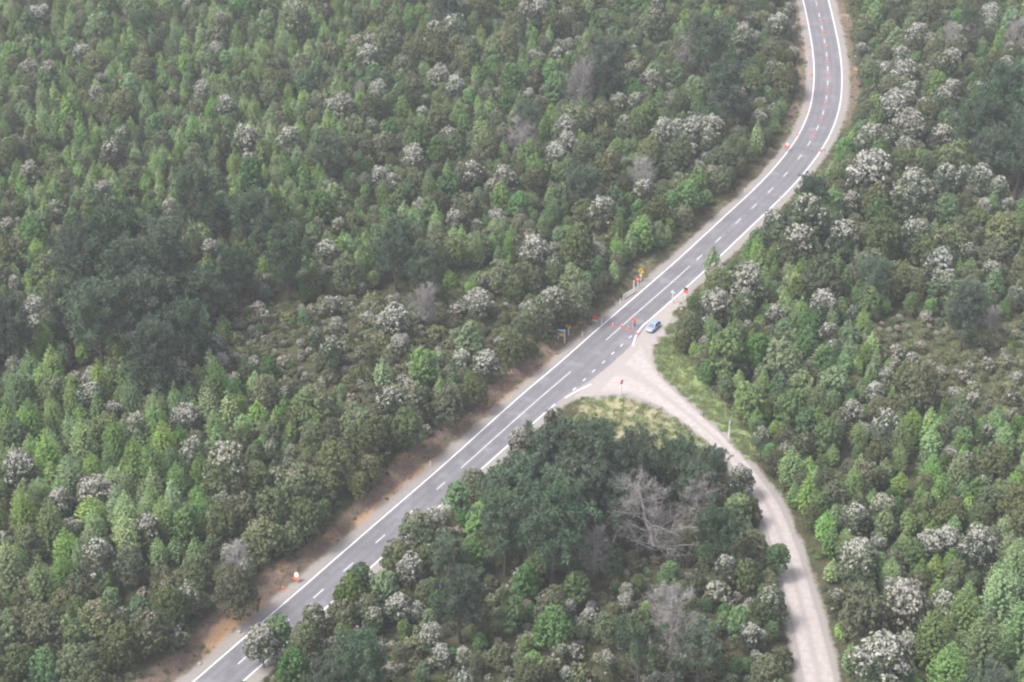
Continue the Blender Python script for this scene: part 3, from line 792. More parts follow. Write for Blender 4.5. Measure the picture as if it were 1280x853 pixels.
for x, y, w in [(1085, 335, 50), (1025, 350, 60), (1160, 335, 0), (1205, 375, 60), (375, 620, 70), (345, 645, 60), (420, 590, 56), (330, 680, 56), (450, 545, 54), (300, 740, 60),
                (395, 520, 62), (430, 640, 0), (470, 560, 52), (510, 545, 46), (560, 515, 44), (594, 494, 36), (640, 440, 44), (680, 410, 40), (725, 380, 40), (715, 365, 44), (760, 315, 36), (820, 270, 40), (850, 240, 40),
                (522, 660, 50), (498, 694, 46), (592, 602, 40), (430, 770, 46), (460, 760, 44), (385, 800, 44), (1100, 300, 50), (1250, 290, 50), (60, 800, 60), (130, 790, 64), (190, 800, 60), (30, 840, 56), (100, 840, 60), (220, 770, 50),
                (215, 755, 50), (250, 725, 44), (385, 655, 50), (405, 615, 48), (930, 635, 40), (940, 680, 36), (945, 690, 36), (930, 720, 40), (1000, 560, 40), (1040, 620, 40)]:
    if w: hand('scrub', x, y, w)
for x, y, w in [(1120, 437, 22), (1140, 445, 20), (1160, 455, 24), (1175, 462, 20), (1205, 470, 22), (1216, 482, 20), (1235, 455, 22), (1255, 450, 20), (1192, 490, 22), (1215, 497, 24), (1150, 430, 18), (1270, 470, 20), (1225, 440, 16)]:
    hand('bush', x, y, w, 2)
for x, y, w in [(60, 490, 40), (130, 490, 36), (170, 510, 38), (110, 560, 44), (45, 540, 42), (30, 500, 40), (165, 660, 46), (195, 590, 40), (70, 670, 44), (265, 520, 32), (225, 610, 34), (255, 600, 34), (150, 560, 40), (185, 480, 32),
                (20, 720, 46), (90, 700, 44), (60, 740, 44), (200, 540, 40), (210, 660, 40), (890, 330, 26), (950, 330, 30), (1245, 740, 58), (1200, 765, 56), (1160, 795, 52), (1272, 785, 62), (1222, 805, 60), (1180, 840, 60), (1265, 700, 44), (1110, 720, 34), (1030, 660, 30), (480, 480, 26), (275, 560, 28)]:
    hand('pine', x, y, w, 7 + (x + y) % 3 if w >= 34 else int(rng.integers(7)))

ZONES = [   # polygon in the photograph, crowding, [(kind, share, smallest, largest)]
  ('heath', [(280, 395), (560, 370), (660, 400), (610, 470), (480, 540), (380, 530), (330, 480), (285, 470)], .66, [('bush', .90, .7, 1.5), ('scrub', .03, .4, .6), ('flower', .03, .35, .6), ('broad', .03, .35, .6), ('pine', .01, .4, .6)]),
  ('open', [(1082, 404), (1150, 396), (1300, 400), (1340, 535), (1260, 540), (1200, 525), (1130, 485), (1085, 445)], .98, [('bush', .97, .6, 1.4), ('pine', .03, .3, .5)]),
  ('young', [(-80, 440), (60, 450), (250, 480), (330, 540), (300, 640), (250, 720), (120, 760), (-80, 760)], .74, [('pine', .64, 1.1, 1.7), ('flower', .12, .8, 1.2), ('scrub', .14, .7, 1.2), ('broad', .10, .7, 1.1)]),
  ('lowleft', [(-120, 730), (120, 740), (260, 720), (420, 560), (520, 540), (560, 560), (250, 960), (-120, 960)], .72, [('scrub', .62, .8, 1.3), ('broad', .16, .6, 1.1), ('bush', .14, 1, 1.7), ('flower', .08, .6, 1.0)]),
  ('upleft', [(-150, -80), (470, -80), (440, 140), (400, 300), (290, 400), (-150, 450)], .76, [('pine', .46, .7, 1.2), ('scrub', .29, .55, 1.2), ('flower', .04, .55, 1.0), ('broad', .21, .55, 1.15)]),
  ('roadside', [(560, 545), (640, 430), (780, 300), (880, 240), (960, 170), (1010, 60), (1000, -20), (940, -20), (900, 120), (780, 230), (690, 300), (640, 380), (560, 470)], .74, [('scrub', .42, .6, 1.05), ('flower', .16, .6, 1.0), ('bush', .16, 1, 1.7), ('broad', .26, .6, 1.0)]),
  ('upmid', [(400, -80), (1010, -80), (1000, 100), (860, 260), (700, 420), (480, 400), (380, 330), (420, 140)], .74, [('scrub', .41, .6, 1.25), ('flower', .10, .6, 1.15), ('broad', .29, .6, 1.2), ('pine', .20, .7, 1.15)]),
  ('wedge', [(240, 960), (420, 700), (640, 540), (760, 520), (900, 560), (1020, 860), (1020, 960)], .70, [('bush', .58, .9, 1.7), ('flower', .09, .5, .8), ('scrub', .15, .5, .9), ('broad', .18, .45, .9)]),
  ('farright', [(1040, -80), (1450, -80), (1400, 130), (1280, 230), (1080, 180), (1060, 100)], .72, [('scrub', .50, .7, 1.3), ('flower', .12, .7, 1.1), ('broad', .24, .6, 1.1), ('dark', .04, .5, .7), ('pine', .04, .6, 1.)]),
  ('rightmid', [(940, 300), (1030, 200), (1080, 150), (1400, 130), (1400, 410), (1100, 410), (1060, 340)], .72, [('scrub', .46, .8, 1.35), ('flower', .16, .8, 1.25), ('broad', .22, .7, 1.1), ('pine', .06, .7, 1.1)]),
  ('green', [(850, 380), (930, 310), (1080, 340), (1090, 430), (1180, 500), (1080, 560), (940, 560), (880, 470)], .70, [('broad', .42, .7, 1.2), ('pine', .34, .8, 1.2), ('scrub', .14, .6, 1.0), ('flower', .10, .5, .9)]),
  ('right', [(880, 480), (1100, 470), (1400, 470), (1500, 960), (1020, 960)], .74, [('pine', .54, .8, 1.25), ('scrub', .20, .7, 1.2), ('flower', .10, .7, 1.1), ('broad', .16, .6, 1.0)]),
  ('rest', [(-400, -300), (1700, -300), (1900, 1200), (-600, 1200)], .74, [('scrub', .4, .7, 1.1), ('flower', .2, .6, 1.), ('pine', .2, .7, 1.), ('broad', .2, .6, 1.)]),
]
NC = 52000
cx_ = rng.uniform(-165, 185, NC); cy_ = rng.uniform(222, 600, NC)
cp = np.c_[cx_, cy_]
ppx = np.array([PX(a, b)[:2] for a, b in cp])
ok = (ppx[:, 0] > -130) & (ppx[:, 0] < 1410) & (ppx[:, 1] > -60) & (ppx[:, 1] < 960)
cp, ppx = cp[ok], ppx[ok]
_, sdc, dgc = terrain(cp)
BAD = in_poly(cp, [G(*p) for p in [(680, 505), (745, 486), (795, 486), (800, 512), (700, 530)]]) | in_poly(cp, LAYBY) | in_poly(cp, SHOULDER) | in_poly(cp, GRAVEL_POLY) | in_poly(cp, GREEN_POLY) | in_poly(cp, DRY_POLY)
CLEAR = in_poly(cp, CLEAR_POLY)
mmc = vnoise(cp[:, 0], cp[:, 1], 11)
zone_i = np.full(len(cp), len(ZONES) - 1)
for zi in range(len(ZONES) - 1, -1, -1): zone_i[in_poly(ppx, ZONES[zi][1])] = zi
rest_pts = []
for k in range(len(cp)):
    if BAD[k] or CLEAR[k]: continue
    X, Y = cp[k]; zn, _, tol, mixk = ZONES[zone_i[k]]
    u = rng.random(); acc = 0
    for kind, sh, lo, hi in mixk:
        acc += sh
        if u <= acc: break
    s = (lo + (hi * 1.3 - lo) * rng.random() ** 1.9) * (1.0 if kind == 'bush' else 1.12)
    v = int(rng.integers(7 if kind == 'pine' else len(KIND[kind])))
    if kind == 'pine' and s > 1.35: v = 7 + v % 3; s *= .42
    if kind == 'flower' and v < 3 and rng.random() < .65: v += 3
    rad = KIND[kind][v][2] * s
    # keep clear of the road and its verges, the track and its edges
    if sdc[k] > 0:
        lim = (8.0 + 2.4 * mmc[k] if Y < 362 else 8.2) if Y < 460 else 8.6
    else:
        lim = 6.0 if Y < 330 else (8.6 if Y < 372 else 10.0 if Y < 470 else 9.0)
    if abs(sdc[k]) < lim + rad * .45 or dgc[k] < 1.0 + rad * .7: continue
    if crowd(X, Y, rad * (1.12 if kind == 'pine' else 1.0), tol * .84): continue
    put(kind, X, Y, s, v, zs=(.72 + .5 * rng.random()) if kind == 'pine' else .85 + .4 * rng.random())

zs_all = terrain([(q['X'], q['Y']) for q in plants])[0]
for q, z in zip(plants, zs_all): q['Z'] = float(z)

# ------------------------------------------------------------------ names, labels, individuals and the rest
NAME = {'flower': ('flowering_tree', 'tree', 'white flowering bush trees'), 'scrub': ('olive_tree', 'tree', 'olive green bush trees'), 'pine': ('young_pine', 'pine', 'bright green young pines'),
        'broad': ('leafy_tree', 'tree', 'mid green leafy trees'), 'bush': ('low_bush', 'bush', 'low heath bushes'), 'dark': ('dark_pine', 'pine', 'dark grown pines'), 'dead': ('dead_tree', 'dead tree', 'bare dead trees')}
NAME['scrub'] = ('olive_green_tree', 'tree', 'olive green bush trees')
LOOK = {'flower': 'white flowering tree', 'scrub': 'olive green domed tree', 'pine': 'bright green young pine', 'broad': 'fresh green leafy tree', 'bush': 'low olive heath bush', 'dark': 'dark green grown pine', 'dead': 'bare grey dead tree'}
MARKS = [('the dark pine stand', 165, 365), ('the yellow diamond sign', 802, 345), ('the blue car', 817, 409), ('the junction post sign', 777, 485), ('the big grey pine', 725, 110), ('the upper road bend', 1035, 100),
         ('the junction pines', 720, 590), ('the tall pale pole', 911, 535), ('the orange clay bank', 290, 775), ('the track bottom end', 1025, 830), ('the shrubby heath clearing', 1190, 450),
         ('the top-left corner', 0, 0), ('the top edge middle', 500, 0), ('the bottom-left corner', 0, 853), ('the bottom-right corner', 1280, 853), ('the top-right corner', 1280, 0), ('the bottom edge middle', 640, 853),
         ('the left edge middle', 0, 560), ('the low olive heath', 430, 460), ('the grassy roadside clearing', 608, 355), ('the road top end', 1020, 0), ('the right edge middle', 1280, 620), ('the track curve', 970, 640),
         ('the blue and yellow signs', 704, 425), ('the bend sign', 983, 185), ('the fallen temporary sign', 370, 722), ('the lone tall pine', 245, 240), ('the lone pale dead tree', 805, 225)]
def where(x, y):
    nm, mx, my = min(MARKS, key=lambda m: (m[1] - x) ** 2 + (1.2 * (m[2] - y)) ** 2)
    dx, dy = x - mx, (y - my) * 1.2
    d = math.hypot(dx, dy)
    if d < 24: return 'at ' + nm
    a = math.degrees(math.atan2(-dy, dx)) % 360
    w = ['right of', 'up-right of', 'above', 'up-left of', 'left of', 'down-left of', 'below', 'down-right of'][int((a + 22.5) // 45) % 8]
    return ('just ' if d < 60 else 'well ' if d > 125 else '') + w + ' ' + nm
for q in plants:
    cr, tk, R0, H0, fl = KIND[q['kind']][q['v']]
    x, y, s = PX(q['X'], q['Y'], q['Z'] + H0 * q['s'] * q['zs'] * .55)
    q['px'], q['py'], q['show'] = x, y, s * R0 * q['s'] * (1 + .5 * q['hand'])
    q['inview'] = -5 < x < 1285 and -5 < y < 858
single, rest = [], {}
for kind in KIND:
    L = sorted([q for q in plants if q['kind'] == kind and q['inview']], key=lambda q: -q['show'])
    single += L[:300]
    keep = set(map(id, L[:300]))
    rest[kind] = [q for q in plants if q['kind'] == kind and id(q) not in keep]
TXT = {}
for q in single:
    b = q['s'] * KIND[q['kind']][q['v']][2]
    med = {'flower': 2.0, 'scrub': 2.2, 'pine': 1.5, 'broad': 1.8, 'bush': 1.3, 'dark': 4., 'dead': 3.}[q['kind']]
    size = 'large' if b > med * 1.22 else 'small' if b < med * .8 else 'mid-sized'
    look = LOOK[q['kind']]
    if q['kind'] == 'bush' and KIND['bush'][q['v']][4]: look = 'low pale flowering bush'
    if q['kind'] == 'flower' and KIND['flower'][q['v']][4] < .7: look = 'sparsely white flowering tree'
    q['text'] = f'{size} {look} {where(q["px"], q["py"])}'
    TXT.setdefault(q['text'], []).append(q)
ORD = ['first', 'second', 'third', 'fourth', 'fifth', 'sixth', 'seventh', 'eighth', 'ninth', 'tenth', 'eleventh', 'twelfth']
for tx, L in TXT.items():
    if len(L) == 1: continue
    L.sort(key=lambda q: q['px'])
    if len(L) == 2:
        L[0]['text'] += ', the left one'; L[1]['text'] += ', the right one'
    else:
        for i, q in enumerate(L):
            j = len(L) - 1 - i
            q['text'] += ', leftmost' if i == 0 else ', rightmost' if j == 0 else f', {ORD[i]} from left' if i <= j and i < 12 else f', {ORD[min(j, 11)]} from right'
def stand(q):
    cr, tk = KIND[q['kind']][q['v']][:2]
    nm, cat, grp = NAME[q['kind']]
    e = empty(nm, (q['X'], q['Y'], q['Z']), q['rz'], q['s'])
    e.scale = (q['s'], q['s'], q['s'] * q['zs'])
    tag(e, q['text'], cat, grp)
    part('crown', cr, e); part('trunk', tk, e)
for q in single: stand(q)

def scatter(name, items, meshes, kind='stuff'):
    """One object that strews the given meshes over its points."""
    n = len(items)
    me = bpy.data.meshes.new(name)
    me.vertices.add(n); me.vertices.foreach_set('co', np.array([i[:3] for i in items], np.float32).ravel())
    a = me.attributes.new('turn', 'FLOAT_VECTOR', 'POINT'); a.data.foreach_set('vector', np.array([(0, 0, i[3]) for i in items], np.float32).ravel())
    a = me.attributes.new('size', 'FLOAT_VECTOR', 'POINT'); a.data.foreach_set('vector', np.array([(i[4], i[4], i[5]) for i in items], np.float32).ravel())
    a = me.attributes.new('pick', 'INT', 'POINT'); a.data.foreach_set('value', np.array([i[6] for i in items], np.int32))
    ob = part(name, me, None); tag(ob, kind=kind)
    src = bpy.data.collections.new(name + '_sources')
    for i, m in enumerate(meshes): src.objects.link(bpy.data.objects.new(f'{name}_source_{i:02d}', m))
    ng = bpy.data.node_groups.new(name + '_scatter', 'GeometryNodeTree')
    ng.interface.new_socket('Geometry', in_out='INPUT', socket_type='NodeSocketGeometry')
    ng.interface.new_socket('Geometry', in_out='OUTPUT', socket_type='NodeSocketGeometry')
    gi = ng.nodes.new('NodeGroupInput'); go = ng.nodes.new('NodeGroupOutput')
    ip = ng.nodes.new('GeometryNodeInstanceOnPoints'); ci = ng.nodes.new('GeometryNodeCollectionInfo')
    ci.inputs['Collection'].default_value = src; ci.inputs['Separate Children'].default_value = True; ci.inputs['Reset Children'].default_value = True
    ip.inputs['Pick Instance'].default_value = True
    def na(nm, ty):
        x = ng.nodes.new('GeometryNodeInputNamedAttribute'); x.data_type = ty; x.inputs[0].default_value = nm; return x.outputs[0]
    L = ng.links.new
    L(gi.outputs[0], ip.inputs['Points']); L(ci.outputs[0], ip.inputs['Instance'])
    L(na('pick', 'INT'), ip.inputs['Instance Index']); L(na('size', 'FLOAT_VECTOR'), ip.inputs['Scale'])
    er = ng.nodes.new('FunctionNodeEulerToRotation'); L(na('turn', 'FLOAT_VECTOR'), er.inputs[0]); L(er.outputs[0], ip.inputs['Rotation'])
    L(ip.outputs[0], go.inputs[0])
    ob.modifiers.new('scatter', 'NODES').node_group = ng
    return ob
REST = {'flower': 'flowering_tree_foliage', 'scrub': 'olive_green_foliage', 'pine': 'young_pine_foliage', 'broad': 'leafy_foliage', 'bush': 'heath_foliage', 'dark': 'dark_pine_foliage', 'dead': 'dead_tree_foliage'}
for kind, L in rest.items():
    if L: scatter(REST[kind], [(q['X'], q['Y'], q['Z'], q['rz'], q['s'], q['s'] * q['zs'], q['v']) for q in L], [k[0] for k in KIND[kind]])
print('PLANTS', {k: (sum(q['kind'] == k for q in plants), len(rest[k])) for k in KIND}, len(single))

# undergrowth between the trees, and grass on the open ground
ug = []
UGM = [cauli(1000 + i, 1.0, .9, .15, 5, 9, 7, .26, .17, M['bush'] if i % 2 else M['scrub'], 0) for i in range(4)] + [cauli(1010, 1.0, .9, .15, 5, 9, 7, .26, .18, M['broad'], 0)]
NU = 15000
ux = np.c_[rng.uniform(-165, 185, NU), rng.uniform(222, 600, NU)]
upx = np.array([PX(a, b)[:2] for a, b in ux])
ok = (upx[:, 0] > -100) & (upx[:, 0] < 1380) & (upx[:, 1] > -50) & (upx[:, 1] < 940)
ux, upx = ux[ok], upx[ok]
uz, usd, udg = terrain(ux)
inh = in_poly(ux, HEATH_POLY); bad = in_poly(ux, LAYBY) | in_poly(ux, SHOULDER) | in_poly(ux, GRAVEL_POLY) | in_poly(ux, GREEN_POLY) | in_poly(ux, DRY_POLY) | in_poly(ux, CLEAR_POLY)
um = vnoise(ux[:, 0], ux[:, 1], 6)
for k in range(len(ux)):
    if bad[k] or udg[k] < 1.3: continue
    lim = (7.2 + 2.6 * um[k] if ux[k, 1] < 362 else 7.4) if usd[k] > 0 else (6.2 if ux[k, 1] < 460 else 8.2)
    if abs(usd[k]) < lim: 
        if not (abs(usd[k]) > 6.4 and rng.random() < .2): continue
    if inh[k] and rng.random() < .2: continue
    s = .4 + .6 * rng.random()
    if abs(usd[k]) < lim + 2 or inh[k]: s *= .55
    ug.append((ux[k, 0], ux[k, 1], uz[k] - .05, rng.random() * 6.28, s, s * (.7 + .8 * rng.random()), int(rng.integers(5))))
scatter('undergrowth', ug, UGM)
def tuft(seed):
    r = np.random.default_rng(seed); m = 60
    P = np.c_[r.normal(size=(m, 2)) * .38, .10 + .12 * r.random(m)]
    Al = unit(np.c_[r.normal(size=(m, 2)) * .45, np.ones(m)]); Nn = unit(np.cross(Al, r.normal(size=(m, 3))) + np.array([0, 0, .4]))
    V, F = leaf_quads(P, Nn, .16 + .1 * r.random(m), .045, r, Al)
    return mesh_np('tuft', V, F, M['grass'], {'tint': ('FACE', r.random(m))})
gr = []
for poly, n in ((GREEN_POLY, 900), (DRY_POLY, 300), (HEATH_POLY, 700), (CLEAR_POLY, 260)):
    a = np.array(poly); lo, hi = a.min(0), a.max(0)
    q = rng.uniform(lo, hi, (n * 2, 2)); q = q[in_poly(q, poly)][:n]
    if not len(q): continue
    zq, sq, dq = terrain(q)
    for (x, y), z, s_, d_ in zip(q, zq, sq, dq):
        if abs(s_) < 6 or d_ < .4: continue
        s = .6 + .9 * rng.random(); gr.append((x, y, z, rng.random() * 6.28, s, s * (.7 + .6 * rng.random()), int(rng.integers(3))))
# a thin fringe of weeds along both verges
for s in np.arange(ARC[0], ARC[-1], .5):
    for sd_ in (1, -1):
        if rng.random() < .5: continue
        off_ = sd_ * (6.0 + 2.4 * rng.random()); q = road_pt(s, off_)
        if in_poly([q], SHOULDER)[0] or in_poly([q], GRAVEL_POLY)[0]: continue
        sc = .35 + .6 * rng.random(); gr.append((q[0], q[1], ground_z(*q), rng.random() * 6.28, sc, sc, int(rng.integers(3))))
scatter('grass', gr, [tuft(1100 + i) for i in range(3)])
#@@PLANTS_END
# ------------------------------------------------------------------ roadside things
def face_angle(x, y, up_road=False):
    """Turn so that a plate's front (local -Y) looks down the road towards the viewer (or up it)."""
    d = road_dir(arc_at(x, y)); f = d if up_road else -d
    return math.atan2(f[1], f[0]) + pi / 2
def spot(x, y):
    X, Y = G(x, y); return (X, Y, ground_z(X, Y))
def disc(r, n=20, cx=0, cz=0, ph=0.0):
    return [(cx + r * cos(ph + 2 * pi * i / n), cz + r * sin(ph + 2 * pi * i / n)) for i in range(n)]
def rect(w, h, cz=0, cx=0):
    return [(cx - w / 2, cz - h / 2), (cx + w / 2, cz - h / 2), (cx + w / 2, cz + h / 2), (cx - w / 2, cz + h / 2)]
def board(name, pts, z, mat, root, y=-.06, th=.03, shift=0.0):
    m = MB().plate([(a + shift, b + z) for a, b in pts], th); return m.build(name, M[mat], root, loc=(0, y, 0))
def post(root, h, w=.1, x=0.0, mat='white', name='post', y=0.0):
    m = MB(); m.box((x, y, h / 2 - .15), (w, w, h + .3)); m.box((x, y, h + .02), (w * .8, w * .8, .04))
    return m.build(name, M[mat], root)

# yellow diamond warning sign with black bend mark and a pale plate below
e = empty('warning_sign', spot(801, 352.5), face_angle(801, 352)); tag(e, 'yellow diamond warning sign with black bend mark on a white post', 'sign')
post(e, 3.2, .13)
b = board('diamond_board', disc(.86, 4, ph=pi / 2), 2.95, 'yellow', e, -.09)
part('border', MB().plate([(0, .80), (-.80, 0), (0, -.80), (.80, 0), (.76, 0), (0, -.76), (-.76, 0), (0, .76)], .01).mesh('border', M['black']), b, (0, -.022, 2.95))
mk = MB(); mk.plate([(-.24, -.42), (-.08, -.42), (-.08, .02), (.22, .22), (.14, .34), (-.24, .10)], .012); mk.plate([(.10, .12), (.36, .36), (.02, .42)], .016)
part('bend_arrow', mk.mesh('bend_arrow', M['black']), b, (0, -.024, 2.95))
board('plate', rect(.62, .5), 1.85, 'white', e, -.09)

# red inverted triangle on two white legs
e = empty('triangle_sign', spot(797, 360), face_angle(797, 360)); tag(e, 'red inverted triangle sign on a white post beside the yellow diamond sign', 'sign')
post(e, 2.0, .16)
b = board('triangle_board', [(0, -.62), (.74, .38), (.66, .5), (-.66, .5), (-.74, .38)], 2.2, 'red', e, -.10)
board('white_centre', [(0, -.22), (.26, .2), (-.26, .2)], 2.25, 'white', b, -.025, .012)

e = empty('white_post', spot(792, 365.5), face_angle(792, 365)); tag(e, 'tall plain white post at the end of the white braced rail', 'post')
post(e, 2.9, .17, name='shaft'); board('cap', rect(.24, .12), 2.96, 'white', e, 0, .24)

# white braced rail
p0, p1 = Vector(spot(779.5, 374.5)), Vector(spot(792.5, 366.5))
e = empty('braced_rail', p0); tag(e, 'white braced timber rail along the roadside below the yellow diamond sign', 'barrier')
v = p1 - p0; v.z = 0; L_ = v.length; e.rotation_euler = (0, 0, math.atan2(v.y, v.x))
for z, nme in ((1.1, 'top_rail'), (.28, 'bottom_rail')):
    MB().box((L_ / 2, 0, z), (L_, .11, .24)).build(nme, M['white'], e)
for x in (0.0, L_ / 2, L_): MB().box((x, .07, .55), (.15, .14, 1.25)).build('rail_post', M['white'], e)
MB().bar((.1, -.06, .35), (L_ / 2 - .1, -.06, .98), .09).build('brace', M['white'], e)
MB().bar((L_ / 2 + .1, -.06, .98), (L_ - .1, -.06, .35), .09).build('brace', M['white'], e)

# orange board with a white plate under it on a low stand
def stand_sign(px, label, top='orange', shape=None, plate=True, h=1.25, up=False, rz=None, tilt=0.0, plate_mat='white', plate_first=False, wdt=1.25):
    e = empty('portable_sign', spot(*px), face_angle(*px, up) if rz is None else rz); tag(e, label, 'sign', 'temporary roadwork signs')
    e.rotation_euler = (tilt, 0, e.rotation_euler[2])
    z = h
    if plate and not plate_first: board('plate', rect(wdt, .42), z - .95, plate_mat, e, -.05)
    if plate and plate_first: board('plate', disc(.5, 18), z + .75, plate_mat, e, -.07)
    board('board', shape or [(-.62, -.55), (.62, -.55), (.66, .1), (.3, .62), (-.3, .62), (-.66, .1)], z, top, e, -.05)
    for x in (-.38, .38):
        m = MB(); m.bar((x, .02, z + .3), (x, .55, 0), .06); m.bar((x, 0, z + .2), (x, -.02, .02), .06); m.build('leg', M['grey'], e)
    return e
stand_sign((744, 402), 'orange roadwork sign over a white plate, across the road from the car')
stand_sign((983.5, 189), 'white disc over an orange board at the inner verge below the bend', plate_first=True, shape=rect(1.5, .7))
stand_sign((445, 735), 'orange and white sign back half hidden by bushes beside the lower road', rz=2.4, shape=rect(1.0, .6), h=1.5)
e = stand_sign((369.5, 728), 'white and orange temporary sign leaning over on the clay verge of the lower road', tilt=-.30, plate_first=True, shape=rect(1.25, .5), h=.75)

# blue and white board over a yellow one, and a yellow board beside it
e = empty('information_sign', spot(701.5, 429.5), face_angle(700, 430) + .35); tag(e, 'blue and white board over a yellow board on two white posts beside the lower verge', 'sign')
for x in (-.72, .72): post(e, 3.0, .16, x)
b = board('blue_board', rect(1.75, .62), 2.75, 'blue', e, -.11); board('white_panel', rect(1.55, .2), 2.86, 'white', b, -.025, .012)
board('yellow_board', rect(1.2, .75), 1.75, 'yellow', e, -.11, shift=-.1)
e = empty('yellow_sign', spot(710.5, 422), face_angle(710, 421) - .1); tag(e, 'yellow rectangular board on a white post just above the blue and white board', 'sign')
post(e, 2.2, .17); b = board('yellow_board', rect(1.35, .62), 2.3, 'yellow', e, -.11); board('black_chevron', [(-.3, -.25), (-.05, -.25), (.25, 0), (-.05, .25), (-.3, .25), (0, 0)], 2.3, 'black', b, -.022, .01)

# white finger post and the black-topped red sign on the near side
e = empty('finger_post', spot(840.5, 379), face_angle(840, 379)); tag(e, 'white finger post with short cross arms on the edge line above the blue car', 'sign')
post(e, 3.0, .16, name='shaft'); MB().box((0, 0, 2.75), (1.0, .08, .24)).build('arm', M['white'], e); MB().box((0, 0, 3.1), (.34, .08, .3)).build('top_plate', M['white'], e)
e = empty('red_sign', spot(857, 374), face_angle(857, 374)); tag(e, 'red board under a dark top on a white post at the near verge', 'sign')
post(e, 2.2, .22); board('red_board', rect(1.15, .62), 2.0, 'red', e, -.13); board('dark_board', rect(.9, .62), 2.68, 'black', e, -.13)
post(e, 3.0, .08, y=.1, mat='grey', name='rear_stay')
# red octagon on the island
e = empty('stop_sign', spot(776, 494), radians(52)); tag(e, 'small red octagon sign on a slim white post beside the gravel junction', 'sign')
post(e, 3.3, .2); b = board('octagon', disc(.56, 8, ph=pi / 8), 3.3, 'red', e, -.13); board('white_panel', rect(.5, .2), 3.3, 'white', b, -.02, .012)
# pale sign by the bend on the right
e = empty('pale_sign', spot(1029, 194), face_angle(1029, 194, True) + .5); tag(e, 'pale blue and white board on a post at the outer edge of the bend', 'sign')
post(e, 1.9, .12); board('white_board', rect(.8, .55), 1.8, 'white', e, -.08); board('blue_board', rect(.8, .3), 1.35, 'blue', e, -.08)
# tall pale pole
e = empty('marker_pole', spot(911, 547.5)); tag(e, 'tall pale pole standing on the green verge of the gravel track', 'pole')
MB().tube((0, 0, -.3), (0, 0, 4.0), .16, .14, 10).build('shaft', M['white'], e); MB().tube((0, 0, 4.0), (0, 0, 4.12), .18, .15, 10).build('cap', M['blue'], e); MB().tube((0, 0, 3.2), (0, 0, 3.45), .165, .165, 10).build('band', M['grey'], e)

# edge marker posts
mp_shaft = MB().box((0, 0, .5), (.14, .06, 1.2)).add([(-.07, -.03, 1.1), (.07, -.03, 1.1), (.07, .03, 1.1), (-.07, .03, 1.1), (0, -.03, 1.2), (0, .03, 1.2)], [(0, 1, 4), (2, 3, 5), (1, 2, 5, 4), (3, 0, 4, 5)]).mesh('shaft', M['white'])
mp_ref = MB().box((0, 0, 0), (.11, .02, .16)).mesh('reflector', M['red'])
for x, y, lb in [(775, 380.5, 'below the white braced rail'), (752, 405, 'beside the orange roadwork sign'), (728, 421, 'above the blue and yellow signs'), (538, 583, 'on the lower clay verge'),
                 (931, 241, 'on the inner side between junction and bend'), (975, 251.5, 'on the near side below the bend'), (1010, 75, 'inside the upper bend'), (1002, 47, 'highest up inside the bend'), (1056, 140, 'outside the upper bend')]:
    e = empty('marker_post', spot(x, y), face_angle(x, y)); tag(e, 'white road marker post ' + lb, 'marker post', 'road edge marker posts'); e.scale = (1.5, 1.5, 1.15)
    part('shaft', mp_shaft, e); part('reflector', mp_ref, e, (0, -.045, .85))

# traffic cones
def frustum(z0, z1, r0, r1, mat, name, n=14):
    return MB().tube((0, 0, z0), (0, 0, z1), r0, r1, n).mesh(name, M[mat], False)
cn_base = MB().box((0, 0, .03), (.5, .5, .06)).mesh('base', M['orange']); cn_body = frustum(.06, .95, .19, .04, 'orange', 'body'); cn_band = frustum(.52, .70, .120, .090, 'white', 'band')
CONES = [(1020.5, 10, 'centre line cone nearest the top edge'), (1026, 27.5, 'second cone down the centre line'), (1029.7, 41.5, 'third cone down the centre line'), (1032.6, 60, 'fourth cone down the centre line'), (1034.6, 76.5, 'fifth cone down the centre line'),
         (1035.2, 95, 'sixth cone down the centre line'), (1034.3, 113, 'seventh cone down the centre line'), (1032, 130.5, 'eighth cone down the centre line'), (1026.8, 150, 'ninth cone down the centre line'), (1018, 170, 'lowest cone on the bend centre line'),
         (1004, 27, 'topmost cone on the inner edge line'), (1011.5, 60.5, 'second cone on the inner edge line'), (1014, 95, 'third cone on the inner edge line'), (1008, 141, 'fourth cone on the inner edge line'), (996.5, 169, 'lowest cone on the inner edge line'),
         (1026, 189.5, 'cone on the outer edge line of the bend'), (766, 408, 'cone in the far lane beside the worker'), (777, 409, 'cone on the centre line beside the worker'), (785.5, 411.5, 'cone between worker and junction'), (354, 737, 'cone on the lower clay verge'), (796, 418, 'cone at the edge line beside the blue car')]
for x, y, lb in CONES:
    e = empty('traffic_cone', (*G(x, y), ZR if y != 737 else ground_z(*G(x, y))), rng.random()); tag(e, 'orange traffic cone, ' + lb, 'cone', 'orange traffic cones'); e.scale = (1.15, 1.15, 1.1)
    part('base', cn_base, e); part('body', cn_body, e); part('band', cn_band, e)

